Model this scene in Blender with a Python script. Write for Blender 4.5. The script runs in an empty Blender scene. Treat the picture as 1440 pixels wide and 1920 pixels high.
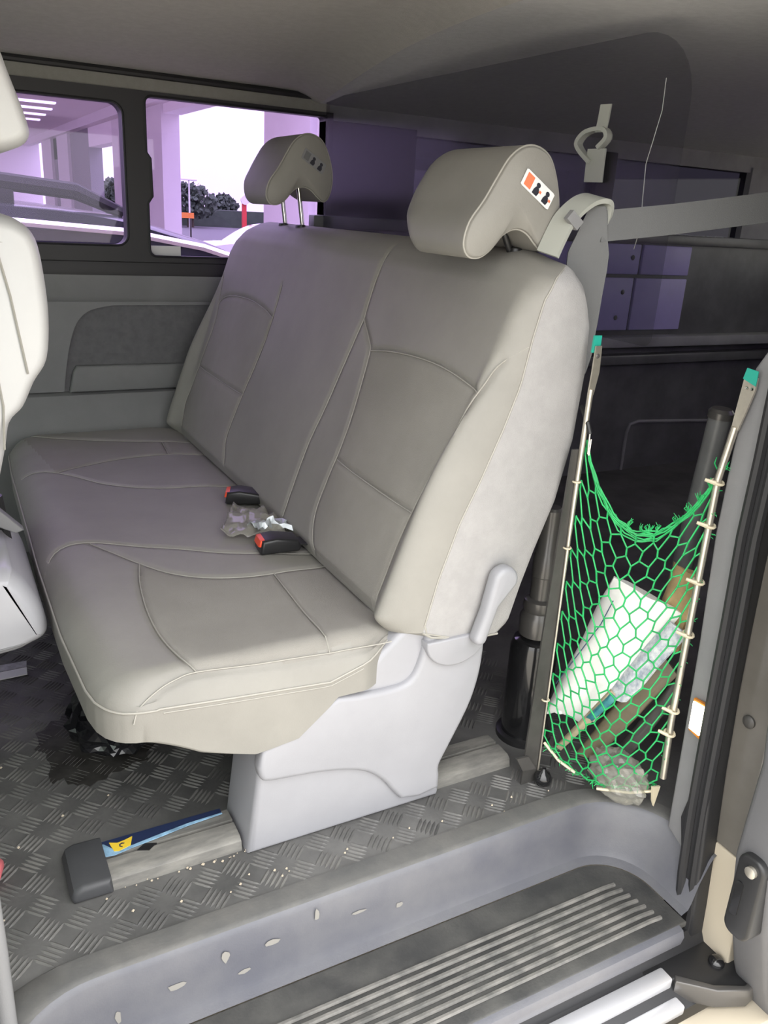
import bpy, bmesh, math, random
import numpy as np
from mathutils import Vector, Matrix

random.seed(7)
scene = bpy.context.scene
col = scene.collection

# ------------------------------------------------------------------ camera
F_PX = 1547.0
ax = Vector((0.88175583, -0.4683859, 0.05586855))     # camera right
ay = Vector((0.11391812, 0.32638076, 0.93834869))     # camera up
az = Vector((-0.45774372, -0.82102999, 0.34114578))   # camera back
cam_data = bpy.data.cameras.new('camera')
cam = bpy.data.objects.new('camera', cam_data)
col.objects.link(cam)
cam_data.sensor_fit = 'VERTICAL'
cam_data.sensor_height = 24.0
cam_data.lens = 24.0 * F_PX / 1920.0
cam_data.clip_start = 0.02
cam_data.clip_end = 500
cam.matrix_world = Matrix(((ax.x, ay.x, az.x, 0.0), (ax.y, ay.y, az.y, 0.0), (ax.z, ay.z, az.z, 1.10), (0, 0, 0, 1)))
scene.camera = cam

# ------------------------------------------------------------------ sky and exposure
world = bpy.data.worlds.new('overcast_sky')
scene.world = world
world.use_nodes = True
bg = world.node_tree.nodes['Background']
bg.inputs['Color'].default_value = (0.97, 0.97, 0.97, 1)
# overcast sky: brighter overhead than at the horizon, (1 + 2 sin h) / 3
wn, wl_ = world.node_tree.nodes, world.node_tree.links
wtc = wn.new('ShaderNodeTexCoord'); wsx = wn.new('ShaderNodeSeparateXYZ')
wmx = wn.new('ShaderNodeMath'); wmx.operation = 'MAXIMUM'; wmx.inputs[1].default_value = 0.0
wma = wn.new('ShaderNodeMath'); wma.operation = 'MULTIPLY_ADD'; wma.inputs[1].default_value = 3.6; wma.inputs[2].default_value = 2.9
wl_.new(wtc.outputs['Generated'], wsx.inputs['Vector']); wl_.new(wsx.outputs['Z'], wmx.inputs[0])
wl_.new(wmx.outputs[0], wma.inputs[0]); wl_.new(wma.outputs[0], bg.inputs['Strength'])
scene.view_settings.view_transform = 'Standard'
scene.view_settings.look = 'None'
scene.view_settings.gamma = 1.0
scene.view_settings.use_curve_mapping = False
scene.view_settings.exposure = 0.06

# ------------------------------------------------------------------ helpers: materials
MATS = {}
def mat(name, rgb, rough=0.6, metal=0.0, var=0.0, var_scale=8.0, bump=0.0, bump_scale=200.0, rgb2=None,
        spec=0.5, coat=0.0, sheen=0.0, wave=None, emit=None, emit_s=0.0, stretch=None):
    if name in MATS:
        return MATS[name]
    m = bpy.data.materials.new(name); m.use_nodes = True
    nt = m.node_tree; N = nt.nodes; L = nt.links
    b = N['Principled BSDF']
    b.inputs['Base Color'].default_value = (*rgb, 1)
    b.inputs['Roughness'].default_value = rough
    b.inputs['Metallic'].default_value = metal
    b.inputs['Specular IOR Level'].default_value = spec
    b.inputs['Coat Weight'].default_value = coat
    b.inputs['Sheen Weight'].default_value = sheen
    if emit:
        b.inputs['Emission Color'].default_value = (*emit, 1)
        b.inputs['Emission Strength'].default_value = emit_s
    tc = N.new('ShaderNodeTexCoord')
    src = tc.outputs['Object']
    if stretch:
        mp = N.new('ShaderNodeMapping'); mp.inputs['Scale'].default_value = stretch
        L.new(src, mp.inputs['Vector']); src = mp.outputs['Vector']
    if var > 0 or rgb2:
        n = N.new('ShaderNodeTexNoise'); n.inputs['Scale'].default_value = var_scale
        n.inputs['Detail'].default_value = 6; n.inputs['Roughness'].default_value = 0.62
        L.new(src, n.inputs['Vector'])
        r = N.new('ShaderNodeValToRGB')
        r.color_ramp.elements[0].position = 0.36; r.color_ramp.elements[1].position = 0.66
        c2 = rgb2 if rgb2 else tuple(min(1, c * (1 + var)) for c in rgb)
        c1 = rgb if rgb2 else tuple(c * (1 - var) for c in rgb)
        r.color_ramp.elements[0].color = (*c1, 1); r.color_ramp.elements[1].color = (*c2, 1)
        L.new(n.outputs['Fac'], r.inputs['Fac']); L.new(r.outputs['Color'], b.inputs['Base Color'])
    if bump > 0:
        n2 = N.new('ShaderNodeTexNoise'); n2.inputs['Scale'].default_value = bump_scale
        n2.inputs['Detail'].default_value = 3
        L.new(src, n2.inputs['Vector'])
        bp = N.new('ShaderNodeBump'); bp.inputs['Strength'].default_value = bump; bp.inputs['Distance'].default_value = 0.002
        L.new(n2.outputs['Fac'], bp.inputs['Height']); L.new(bp.outputs['Normal'], b.inputs['Normal'])
    MATS[name] = m
    return m

def glass_mat(name, tint, gloss_rough=0.02, ior=1.45, haze=None, gain=1.0):
    m = bpy.data.materials.new(name); m.use_nodes = True
    nt = m.node_tree; N = nt.nodes; L = nt.links
    N.remove(N['Principled BSDF'])
    out = N['Material Output']
    t = N.new('ShaderNodeBsdfTransparent'); t.inputs['Color'].default_value = (*tint, 1)
    g = N.new('ShaderNodeBsdfGlossy'); g.inputs['Roughness'].default_value = gloss_rough
    lw = N.new('ShaderNodeLayerWeight'); lw.inputs['Blend'].default_value = 0.5
    pw = N.new('ShaderNodeMath'); pw.operation = 'POWER'; pw.inputs[1].default_value = 5.0
    L.new(lw.outputs['Facing'], pw.inputs[0])
    f0 = ((ior - 1) / (ior + 1)) ** 2
    f = N.new('ShaderNodeMath'); f.operation = 'MULTIPLY_ADD'; f.inputs[1].default_value = (1 - f0) * gain; f.inputs[2].default_value = f0 * gain
    L.new(pw.outputs[0], f.inputs[0])
    mx = N.new('ShaderNodeMixShader')
    L.new(f.outputs[0], mx.inputs['Fac']); L.new(t.outputs[0], mx.inputs[1]); L.new(g.outputs[0], mx.inputs[2])
    last = mx.outputs[0]
    if haze:
        d = N.new('ShaderNodeBsdfDiffuse'); d.inputs['Color'].default_value = (*haze[0], 1)
        m2 = N.new('ShaderNodeMixShader'); m2.inputs['Fac'].default_value = haze[1]
        L.new(last, m2.inputs[1]); L.new(d.outputs[0], m2.inputs[2]); last = m2.outputs[0]
    L.new(last, out.inputs['Surface'])
    return m

M = {}
M['leather'] = mat('grey_leatherette', (0.262, 0.252, 0.228), 0.50, var=0.07, var_scale=5, bump=0.12, bump_scale=420, spec=0.4)
M['fabric'] = mat('grey_mesh_fabric', (0.275, 0.262, 0.238), 0.85, var=0.06, var_scale=6, bump=0.35, bump_scale=700, spec=0.2)
M['piping'] = mat('seam_thread_highlight', (0.35, 0.335, 0.30), 0.6)  # paler than the leather: seam highlights are put into the thread colour
M['seatplastic'] = mat('light_grey_plastic', (0.315, 0.315, 0.335), 0.42, var=0.03, var_scale=9, bump=0.06, bump_scale=600)
M['feltside'] = mat('grey_carded_side_cloth', (0.345, 0.337, 0.332), 0.9, var=0.05, var_scale=30, bump=0.4, bump_scale=500, spec=0.2)
M['white_leather'] = mat('pale_leather', (0.60, 0.60, 0.60), 0.42, var=0.02, var_scale=6, bump=0.05, bump_scale=400)
M['white_gloss'] = mat('pale_gloss_plastic', (0.50, 0.50, 0.53), 0.25)
M['trim'] = mat('grey_wall_plastic', (0.21, 0.21, 0.213), 0.62, var=0.05, var_scale=10, bump=0.15, bump_scale=500)
M['trim_light'] = mat('mid_grey_plastic', (0.225, 0.225, 0.23), 0.6, var=0.04, var_scale=10, bump=0.15, bump_scale=500)
M['felt_dark'] = mat('dark_grey_felt', (0.155, 0.155, 0.160), 0.9, var=0.1, var_scale=40, bump=0.3, bump_scale=400)
M['headliner'] = mat('grey_headliner_felt', (0.52, 0.50, 0.47), 0.95, var=0.05, var_scale=50, bump=0.4, bump_scale=500)
M['headliner_trim'] = mat('grey_headliner_edge', (0.27, 0.26, 0.24), 0.9, var=0.05, var_scale=50, bump=0.3, bump_scale=500)
M['winframe'] = mat('black_window_frame', (0.022, 0.021, 0.023), 0.5, bump=0.05)
M['rubber'] = mat('black_rubber_seal', (0.02, 0.02, 0.022), 0.55, bump=0.1, bump_scale=150)
M['floor'] = mat('black_rubber_mat', (0.07, 0.069, 0.068), 0.6, rgb2=(0.15, 0.147, 0.142), var_scale=4.5, bump=0.25, bump_scale=160)
M['tread'] = mat('worn_rubber_tread', (0.075, 0.074, 0.073), 0.5, rgb2=(0.17, 0.165, 0.155), var_scale=6, bump=0.15, bump_scale=200)
M['stepp'] = mat('slate_step_plastic', (0.095, 0.097, 0.115), 0.42, rgb2=(0.14, 0.14, 0.15), var_scale=5, bump=0.15, bump_scale=350)
M['steptop'] = mat('dusty_step_plastic', (0.040, 0.040, 0.040), 0.6, rgb2=(0.085, 0.083, 0.078), var_scale=9, bump=0.3, bump_scale=220)
M['rib'] = mat('dusty_step_rib', (0.10, 0.098, 0.092), 0.5, rgb2=(0.20, 0.19, 0.175), var_scale=25, bump=0.2, bump_scale=250)
M['cargo'] = mat('black_cargo_plastic', (0.15, 0.152, 0.152), 0.35, var=0.2, var_scale=6, bump=0.08)
M['cargo_ceiling'] = mat('charcoal_cargo_lining', (0.33, 0.333, 0.335), 0.7, var=0.15, var_scale=5)
M['violet_light'] = mat('painted_violet_light', (0.50, 0.45, 0.80), 0.45, var=0.08, var_scale=4)  # violet window light is put into the panel's base colour
M['pillar'] = mat('grey_pillar_plastic', (0.20, 0.20, 0.205), 0.6, var=0.04, var_scale=10, bump=0.15, bump_scale=500)
M['paint'] = mat('taupe_body_paint', (0.14, 0.13, 0.115), 0.25, coat=0.4, var=0.1, var_scale=6)
M['doorpaint'] = mat('white_body_paint', (0.75, 0.75, 0.74), 0.25, coat=0.5)
M['doortrim'] = mat('grey_door_trim', (0.11, 0.11, 0.115), 0.5, bump=0.1, bump_scale=400)
M['alu'] = mat('brushed_aluminium', (0.80, 0.80, 0.83), 0.35, metal=0.6, bump=0.05, stretch=(1, 30, 30))
M['chrome'] = mat('chrome_rod', (0.85, 0.84, 0.78), 0.12, metal=1.0)
M['steel'] = mat('dull_steel', (0.62, 0.58, 0.50), 0.35, metal=0.85, var=0.1, var_scale=25)
M['darksteel'] = mat('dark_steel_bar', (0.075, 0.072, 0.068), 0.45, metal=0.3, var=0.15, var_scale=20)
M['black'] = mat('black_plastic', (0.018, 0.018, 0.019), 0.35)
M['blackgloss'] = mat('black_gloss_enamel', (0.012, 0.012, 0.013), 0.16, coat=0.5)
M['greymetal'] = mat('grey_enamel_ring', (0.11, 0.105, 0.10), 0.28, metal=0.4)
M['red'] = mat('red_button_plastic', (0.85, 0.09, 0.035), 0.35)
M['belt'] = mat('grey_belt_webbing', (0.15, 0.153, 0.155), 0.75, bump=0.3, bump_scale=600)
M['guide'] = mat('pale_grey_guide_plastic', (0.42, 0.43, 0.39), 0.45)
M['green'] = mat('green_net_cord', (0.016, 0.37, 0.10), 0.6, var=0.2, var_scale=40)
M['teal'] = mat('teal_tape', (0.02, 0.33, 0.25), 0.4)
M['zip'] = mat('cream_zip_tie', (0.62, 0.55, 0.40), 0.5)
M['whitepack'] = mat('white_plastic_wrap', (0.86, 0.86, 0.82), 0.35, var=0.06, var_scale=14, bump=0.5, bump_scale=30)
M['paperbag'] = mat('brown_crumpled_paper', (0.42, 0.30, 0.15), 0.8, var=0.18, var_scale=20, bump=0.5, bump_scale=40)
M['olive'] = mat('olive_brown_bar', (0.17, 0.145, 0.095), 0.45, var=0.15, var_scale=15)
M['blue'] = mat('blue_print', (0.03, 0.14, 0.22), 0.5, rgb2=(0.05, 0.30, 0.28), var_scale=60)
M['wood'] = mat('pale_wood_lath', (0.42, 0.36, 0.24), 0.6, var=0.15, var_scale=20)
M['label'] = mat('white_label', (0.78, 0.78, 0.78), 0.5)
M['orange'] = mat('orange_print', (0.80, 0.20, 0.09), 0.5)
M['ink'] = mat('black_print', (0.02, 0.02, 0.03), 0.5)
M['yellow'] = mat('yellow_sticker', (0.75, 0.52, 0.04), 0.5)
M['navy'] = mat('navy_film', (0.02, 0.03, 0.075), 0.3)
M['bluefilm'] = mat('pale_blue_film_edge', (0.25, 0.42, 0.58), 0.4, var=0.3, var_scale=40)
M['bagblack'] = mat('black_polythene', (0.010, 0.010, 0.012), 0.18, spec=0.7)
M['crumb'] = mat('pale_crumb', (0.55, 0.47, 0.36), 0.8)
M['scuff'] = mat('pale_scuff', (0.24, 0.23, 0.21), 0.7)
M['pinkplastic'] = mat('pink_red_plastic', (0.65, 0.16, 0.18), 0.4)
M['string'] = mat('white_thread', (0.40, 0.40, 0.40), 0.6)
M['ground'] = mat('beige_tiled_ground', (0.52, 0.475, 0.40), 0.45, var=0.05, var_scale=1.5)
M['bwall'] = mat('pale_concrete', (0.72, 0.68, 0.72), 0.8, var=0.04, var_scale=0.6)
M['bdark'] = mat('grey_concrete_column', (0.26, 0.25, 0.28), 0.8, var=0.04, var_scale=0.6)
M['bceil'] = mat('pale_canopy_ceiling', (0.85, 0.80, 0.85), 0.8)
M['striplight'] = mat('white_strip_light', (0.9, 0.9, 0.9), 0.5, emit=(1, 0.95, 0.98), emit_s=3.0)
M['suv'] = mat('black_car_paint', (0.02, 0.022, 0.03), 0.25, coat=0.25)
M['suvglass'] = mat('dark_car_glass', (0.03, 0.035, 0.05), 0.06)
M['tyre'] = mat('tyre_rubber', (0.015, 0.015, 0.015), 0.8)
M['whitecar'] = mat('white_car_paint', (0.75, 0.77, 0.8), 0.15, coat=1.0)
M['leaf'] = mat('dark_tree_foliage', (0.05, 0.075, 0.05), 0.8, var=0.3, var_scale=1.0)
M['trunk'] = mat('tree_bark', (0.08, 0.06, 0.04), 0.9)
M['asphalt'] = mat('grey_asphalt', (0.10, 0.10, 0.105), 0.8)
M['amber'] = mat('lit_amber_lens', (1.0, 0.75, 0.35), 0.2, emit=(1.0, 0.72, 0.30), emit_s=5.0)
M['amberglow'] = mat('lit_white_lens', (1.0, 0.95, 0.8), 0.2, emit=(1.0, 0.93, 0.74), emit_s=9.0)
M['amberrim'] = mat('amber_lens_rim', (0.55, 0.20, 0.03), 0.25)
GLASS = glass_mat('violet_tinted_glass', (0.68, 0.59, 0.82))
GLASSCLEAR = glass_mat('green_tinted_glass', (0.80, 0.86, 0.82))
GLASSPRIV = glass_mat('smoked_glass', (0.62, 0.62, 0.60))
GLASSVIO = glass_mat('deep_violet_glass', (0.58, 0.50, 0.70))
GLASSDARK = glass_mat('dark_film_glass', (0.085, 0.08, 0.10))
ACRYL = glass_mat('clear_acrylic_sheet', (0.80, 0.80, 0.82), gloss_rough=0.16, ior=1.30, haze=((0.35, 0.35, 0.36), 0.02), gain=0.4)
CLEARBAG = glass_mat('clear_polythene', (0.80, 0.80, 0.76), gloss_rough=0.12, ior=1.6, haze=((0.62, 0.60, 0.54), 0.28))

# ------------------------------------------------------------------ helpers: objects
def finish(o, parent=None, smooth=True, sharp=40):
    if parent is not None:
        o.parent = parent
        o.matrix_parent_inverse = parent.matrix_world.inverted() if parent.type != 'EMPTY' else Matrix.Translation(-parent.location)
    if o.type == 'MESH':
        me = o.data
        if smooth:
            me.polygons.foreach_set('use_smooth', [True] * len(me.polygons))
            me.set_sharp_from_angle(angle=math.radians(sharp))
        me.update()
    return o

def mesh(name, verts, faces, material, parent=None, smooth=True, sharp=40):
    me = bpy.data.meshes.new(name)
    me.from_pydata([tuple(v) for v in verts], [], [tuple(f) for f in faces])
    bm = bmesh.new(); bm.from_mesh(me)
    bmesh.ops.recalc_face_normals(bm, faces=bm.faces)
    bm.to_mesh(me); bm.free()
    if material: me.materials.append(material)
    o = bpy.data.objects.new(name, me); col.objects.link(o)
    return finish(o, parent, smooth, sharp)

def from_bm(name, bm, material, parent=None, smooth=True, sharp=40):
    bmesh.ops.recalc_face_normals(bm, faces=bm.faces)
    me = bpy.data.meshes.new(name); bm.to_mesh(me); bm.free()
    if material: me.materials.append(material)
    o = bpy.data.objects.new(name, me); col.objects.link(o)
    return finish(o, parent, smooth, sharp)

def thing(name, loc, label, cat, group=None):
    o = bpy.data.objects.new(name, None); col.objects.link(o)
    o.location = loc; o.empty_display_size = 0.05
    o['label'] = label; o['category'] = cat
    if group: o['group'] = group
    return o

def tag(o, label, cat, group=None):
    o['label'] = label; o['category'] = cat
    if group: o['group'] = group
    return o

def struct(o, label=None):
    o['kind'] = 'structure'
    if label: o['label'] = label
    return o

def box(name, x0, x1, y0, y1, z0, z1, material, parent=None, bevel=0.0, seg=2, rot=None):
    bm = bmesh.new()
    r = bmesh.ops.create_cube(bm, size=1.0)
    bmesh.ops.scale(bm, vec=(x1 - x0, y1 - y0, z1 - z0), verts=bm.verts)
    if bevel > 0:
        bmesh.ops.bevel(bm, geom=list(bm.edges), offset=bevel, segments=seg, affect='EDGES', profile=0.5)
    if rot is not None:
        bmesh.ops.rotate(bm, cent=(0, 0, 0), matrix=rot, verts=bm.verts)
    bmesh.ops.translate(bm, vec=((x0 + x1) / 2, (y0 + y1) / 2, (z0 + z1) / 2), verts=bm.verts)
    return from_bm(name, bm, material, parent)

def catmull(pts, n, closed=True):
    P = [Vector(p) for p in pts]; out = []
    m = len(P)
    segs = m if closed else m - 1
    for i in range(segs):
        g = lambda k: P[k % m] if closed else P[max(0, min(m - 1, k))]
        p0, p1, p2, p3 = g(i - 1), g(i), g(i + 1), g(i + 2)
        for k in range(n):
            t = k / n
            out.append(0.5 * ((2 * p1) + (p2 - p0) * t + (2 * p0 - 5 * p1 + 4 * p2 - p3) * t * t + (3 * p1 - p0 - 3 * p2 + p3) * t ** 3))
    if not closed: out.append(P[-1])
    return out

def prism(name, pts, axis, a, b, material, parent=None, bevel=0.0, seg=3, sharp=40):
    """polygon pts (2D) extruded along axis 'x','y' or 'z' from a to b."""
    def v3(p, t):
        return {'x': (t, p[0], p[1]), 'y': (p[0], t, p[1]), 'z': (p[0], p[1], t)}[axis]
    bm = bmesh.new()
    va = [bm.verts.new(v3(p, a)) for p in pts]; vb = [bm.verts.new(v3(p, b)) for p in pts]
    n = len(pts)
    bm.faces.new(va); bm.faces.new(vb[::-1])
    for i in range(n):
        bm.faces.new((va[i], va[(i + 1) % n], vb[(i + 1) % n], vb[i]))
    if bevel > 0:
        rim = [e for e in bm.edges if (e.verts[0] in va and e.verts[1] in va) or (e.verts[0] in vb and e.verts[1] in vb)]
        bmesh.ops.recalc_face_normals(bm, faces=bm.faces)
        bmesh.ops.bevel(bm, geom=rim, offset=bevel, segments=seg, affect='EDGES', profile=0.5, clamp_overlap=True)
    return from_bm(name, bm, material, parent, True, sharp)

def sweep(pts, r, n=8, closed=False, caps=True):
    """tube geometry through pts; r a number or a list"""
    P = [Vector(p) for p in pts]; m = len(P); V = []; Fc = []
    up = None
    for i in range(m):
        if closed: t = (P[(i + 1) % m] - P[i - 1])
        else: t = P[min(i + 1, m - 1)] - P[max(i - 1, 0)]
        if t.length < 1e-9: t = Vector((0, 0, 1))
        t.normalize()
        if up is None:
            up = Vector((0, 0, 1)) if abs(t.z) < 0.9 else Vector((1, 0, 0))
        s = t.cross(up)
        if s.length < 1e-6: s = t.orthogonal()
        s.normalize(); up = s.cross(t).normalized()
        rr = r[i] if isinstance(r, (list, tuple)) else r
        for k in range(n):
            a = 2 * math.pi * k / n
            V.append(P[i] + (s * math.cos(a) + up * math.sin(a)) * rr)
    for i in range(m if closed else m - 1):
        j = (i + 1) % m
        for k in range(n):
            Fc.append((i * n + k, i * n + (k + 1) % n, j * n + (k + 1) % n, j * n + k))
    if not closed and caps:
        Fc.append(tuple(range(n))[::-1]); Fc.append(tuple((m - 1) * n + k for k in range(n)))
    return V, Fc

def tube(name, pts, r, material, parent=None, n=8, closed=False):
    V, Fc = sweep(pts, r, n, closed)
    return mesh(name, V, Fc, material, parent)

def merge(parts):
    V = []; Fc = []
    for v, f in parts:
        o = len(V); V += list(v); Fc += [tuple(i + o for i in q) for q in f]
    return V, Fc

def lathe(name, prof, origin, axis, material, parent=None, n=24):
    """prof: list of (radius, height along axis)"""
    A = Vector(axis).normalized(); s = A.orthogonal().normalized(); t = A.cross(s)
    O = Vector(origin); V = []; Fc = []
    for r, h in prof:
        for k in range(n):
            a = 2 * math.pi * k / n
            V.append(O + A * h + (s * math.cos(a) + t * math.sin(a)) * r)
    for i in range(len(prof) - 1):
        for k in range(n):
            Fc.append((i * n + k, i * n + (k + 1) % n, (i + 1) * n + (k + 1) % n, (i + 1) * n + k))
    Fc.append(tuple(range(n))[::-1]); Fc.append(tuple((len(prof) - 1) * n + k for k in range(n)))
    return mesh(name, V, Fc, material, parent)

def strip(name, pts, widthvec, thick, material, parent=None):
    """flat webbing: centre points, per-point half-width vectors"""
    P = [Vector(p) for p in pts]; V = []; Fc = []
    for i, p in enumerate(P):
        w = Vector(widthvec[i] if isinstance(widthvec, list) else widthvec)
        t = (P[min(i + 1, len(P) - 1)] - P[max(0, i - 1)]).normalized()
        nn = t.cross(w).normalized() * thick / 2
        V += [p - w - nn, p + w - nn, p + w + nn, p - w + nn]
    for i in range(len(P) - 1):
        a = i * 4; b = a + 4
        for k in range(4):
            Fc.append((a + k, a + (k + 1) % 4, b + (k + 1) % 4, b + k))
    Fc.append((3, 2, 1, 0)); n = (len(P) - 1) * 4; Fc.append((n, n + 1, n + 2, n + 3))
    return mesh(name, V, Fc, material, parent)

def rrect(x0, x1, y0, y1, r, n=6):
    pts = []
    rs = r if isinstance(r, (list, tuple)) else (r, r, r, r)
    for (cx, cy, a0, rr) in ((x1 - rs[0], y0 + rs[0], -90, rs[0]), (x1 - rs[1], y1 - rs[1], 0, rs[1]),
                             (x0 + rs[2], y1 - rs[2], 90, rs[2]), (x0 + rs[3], y0 + rs[3], 180, rs[3])):
        for k in range(n + 1):
            a = math.radians(a0 + 90 * k / n)
            pts.append((cx + rr * math.cos(a), cy + rr * math.sin(a)))
    return pts

def interp(x, xs, ys):
    return float(np.interp(x, xs, ys))

def polydist(A, B, lines):
    """distance of points (A,B arrays) to a set of polylines"""
    d = np.full(A.shape, 9.0)
    for ln in lines:
        for (a0, b0), (a1, b1) in zip(ln[:-1], ln[1:]):
            da, db = a1 - a0, b1 - b0; l2 = da * da + db * db + 1e-12
            t = np.clip(((A - a0) * da + (B - b0) * db) / l2, 0, 1)
            d = np.minimum(d, np.hypot(A - a0 - t * da, B - b0 - t * db))
    return d

def smoothline(pts, n=5):
    return [(p.x, p.y) for p in catmull([(a, b, 0) for a, b in pts], n, closed=False)]

def sm(t):
    t = np.clip(t, 0, 1); return t * t * (3 - 2 * t)

# ================================================================== THE VAN SHELL
WALL_Y = 2.80        # inner face of the far side wall
FRONT_X, REAR_X = -1.35, 3.95
JAMB_X = 1.16        # rear edge of the sliding-door opening

# ---- floor with the step well cut out
def ushape(xl, xr, yt, r, yf, n=10):
    """U-shaped path (open to the door side) from the left front end to the right front end"""
    pts = [(xl, yf), (xl, (yf + yt - r) / 2)]
    for k in range(n + 1):
        a = math.pi - math.pi / 2 * k / n
        pts.append((xl + r + r * math.cos(a), yt - r + r * math.sin(a)))
    for k in range(1, 12):
        pts.append((xl + r + (xr - xl - 2 * r) * k / 12, yt))
    for k in range(n + 1):
        a = math.pi / 2 - math.pi / 2 * k / n
        pts.append((xr - r + r * math.cos(a), yt - r + r * math.sin(a)))
    pts += [(xr, (yf + yt - r) / 2), (xr, yf)]
    return pts
U_cut = ushape(-0.05, 1.20, 0.985, 0.14, 0.74)
fl_pts = [(FRONT_X, 0.74)] + U_cut + [(REAR_X, 0.74), (REAR_X, WALL_Y), (FRONT_X, WALL_Y)]
floor = prism('floor', fl_pts, 'z', -0.04, 0.0, M['floor'])
struct(floor, 'black rubber mat floor with raised tread pattern')

# raised five-bar tread pattern (hundreds of tiny bars: one part)
tv, tf = [], []
cell = 0.052
def add_bar(cx, cy, ang, ln, wd, h):
    c, s = math.cos(ang), math.sin(ang)
    def P(a, b, z): return (cx + a * c - b * s, cy + a * s + b * c, z)
    o = len(tv)
    tv.extend([P(-ln, 0, 0.0), P(-ln * .5, -wd, 0.0), P(ln * .5, -wd, 0.0), P(ln, 0, 0.0), P(ln * .5, wd, 0.0), P(-ln * .5, wd, 0.0),
               P(-ln * .62, 0, h), P(ln * .62, 0, h)])
    tf.extend([(o, o + 1, o + 6), (o + 1, o + 2, o + 7, o + 6), (o + 2, o + 3, o + 7), (o + 3, o + 4, o + 7), (o + 4, o + 5, o + 6, o + 7), (o + 5, o, o + 6)])
for i in range(-14, 24):
    for j in range(18, 47):
        cx, cy = i * cell, j * cell + 0.02
        if cy < 1.03 or cy > 2.45: continue
        if 0.07 < cx < 1.05 and 1.12 < cy < 1.30: continue
        if cy < 1.06 and cx < 0.05: continue
        ang = math.pi / 4 if (i + j) % 2 == 0 else -math.pi / 4
        for k in range(-2, 3):
            off = k * 0.0088
            add_bar(cx - math.sin(ang) * off, cy + math.cos(ang) * off, ang, 0.0215, 0.0030, 0.0020)
tr = mesh('tread_bars', tv, tf, M['tread'], floor, smooth=False)
tr['kind'] = 'stuff'

# ---- step well moulding (trim_1): flange, riser, tread
levels = [(-0.115, 1.215, 1.035, 0.20, 0.0005), (-0.11, 1.212, 1.03, 0.20, 0.006), (-0.05, 1.185, 0.994, 0.15, 0.007),
          (-0.04, 1.176, 0.986, 0.145, 0.003), (-0.032, 1.168, 0.981, 0.14, -0.008), (-0.018, 1.150, 0.972, 0.125, -0.05), (-0.005, 1.140, 0.966, 0.115, -0.092),
          (0.002, 1.134, 0.960, 0.11, -0.106), (0.020, 1.118, 0.944, 0.10, -0.112)]
sv, sf = [], []
for (xl, xr, yt, r, z) in levels:
    u = ushape(xl, xr, yt, r, 0.765)
    sv += [(p[0], p[1], z) for p in u]
nU = len(ushape(0, 1, 1, .1, .7))
for i in range(len(levels) - 1):
    for k in range(nU - 1):
        sf.append((i * nU + k, i * nU + k + 1, (i + 1) * nU + k + 1, (i + 1) * nU + k))
step = mesh('trim_1', sv, sf, M['stepp'])
struct(step, 'grey moulded plastic step well of the sliding door')
step.data.materials.append(mat('dusty_step_flange', (0.085, 0.085, 0.084), 0.65, rgb2=(0.135, 0.13, 0.122), var_scale=9, bump=0.3, bump_scale=220))
for p in step.data.polygons:
    if p.center.z > 0.0: p.material_index = 1
u = ushape(*levels[-1][:4], 0.765)
tread_pts = u + [(1.118, 0.752), (0.020, 0.752)]
prism('step_tread', tread_pts, 'z', -0.128, -0.112, M['steptop'], step, bevel=0.004)
for k in range(7):
    y = 0.878 - k * 0.0165
    x1 = 1.055 + 0.004 * k
    V, Fc = sweep([(0.06, y, -0.1125), (0.075, y, -0.1095), (0.4, y, -0.1095), (x1 - 0.03, y, -0.1095), (x1, y, -0.1125)], 0.0045, 6)
    mesh('step_rib', V, Fc, M['rib'], step)
prism('step_nose', [(0.754, -0.1135), (0.742, -0.118), (0.737, -0.130), (0.741, -0.150), (0.770, -0.150), (0.770, -0.1135)], 'x', -0.2, 1.10, M['stepp'], step)
# pale scuffs on the riser (dried mud with a shape of its own)
for (x, z, w, h) in ((0.30, -0.035, .012, .014), (0.22, -0.055, .020, .008), (0.38, -0.04, .018, .007), (0.46, -0.02, .006, .014), (0.33, -0.075, .014, .005), (0.62, -0.06, .012, .006), (0.13, -0.07, .006, .016), (0.54, -0.045, .02, .004)):
    yy = 0.9725 + 0.13 * (z + .06)
    pts = [(x + w * random.uniform(.5, 1) * math.cos(a), z + h * random.uniform(.5, 1) * math.sin(a)) for a in [i * math.pi / 4 for i in range(8)]]
    mesh('mud_fleck', [(p[0], 0.9705 + 0.14 * (p[1] + 0.05), p[1]) for p in pts], [tuple(range(8))], M['scuff'], step, smooth=False)

# ---- door sill below the step (trim_2): dark channel and aluminium runners
sill = prism('trim_2', [(0.84, -0.23), (0.84, -0.16), (0.765, -0.16), (0.75, -0.19), (0.72, -0.20), (0.68, -0.23)], 'x', -0.6, 1.30, M['rubber'])
struct(sill, 'black channel under the step with metal runners')
box('metal_runner', -0.6, 1.06, 0.712, 0.742, -0.212, -0.186, M['alu'], sill, bevel=0.004)
box('metal_runner', -0.6, 1.06, 0.676, 0.700, -0.235, -0.214, M['alu'], sill, bevel=0.004)
outer_sill = box('trim_3', -1.3, 3.0, 0.60, 0.672, -0.55, -0.235, mat('beige_body_paint', (0.52, 0.46, 0.36), 0.3, coat=0.4), bevel=0.01)
struct(outer_sill, 'pale painted outer sill of the van')

# ---- ground outside
g = box('ground', -60, 90, -40, 110, -0.70, -0.65, M['ground']); struct(g, 'beige ground under the van')

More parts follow.
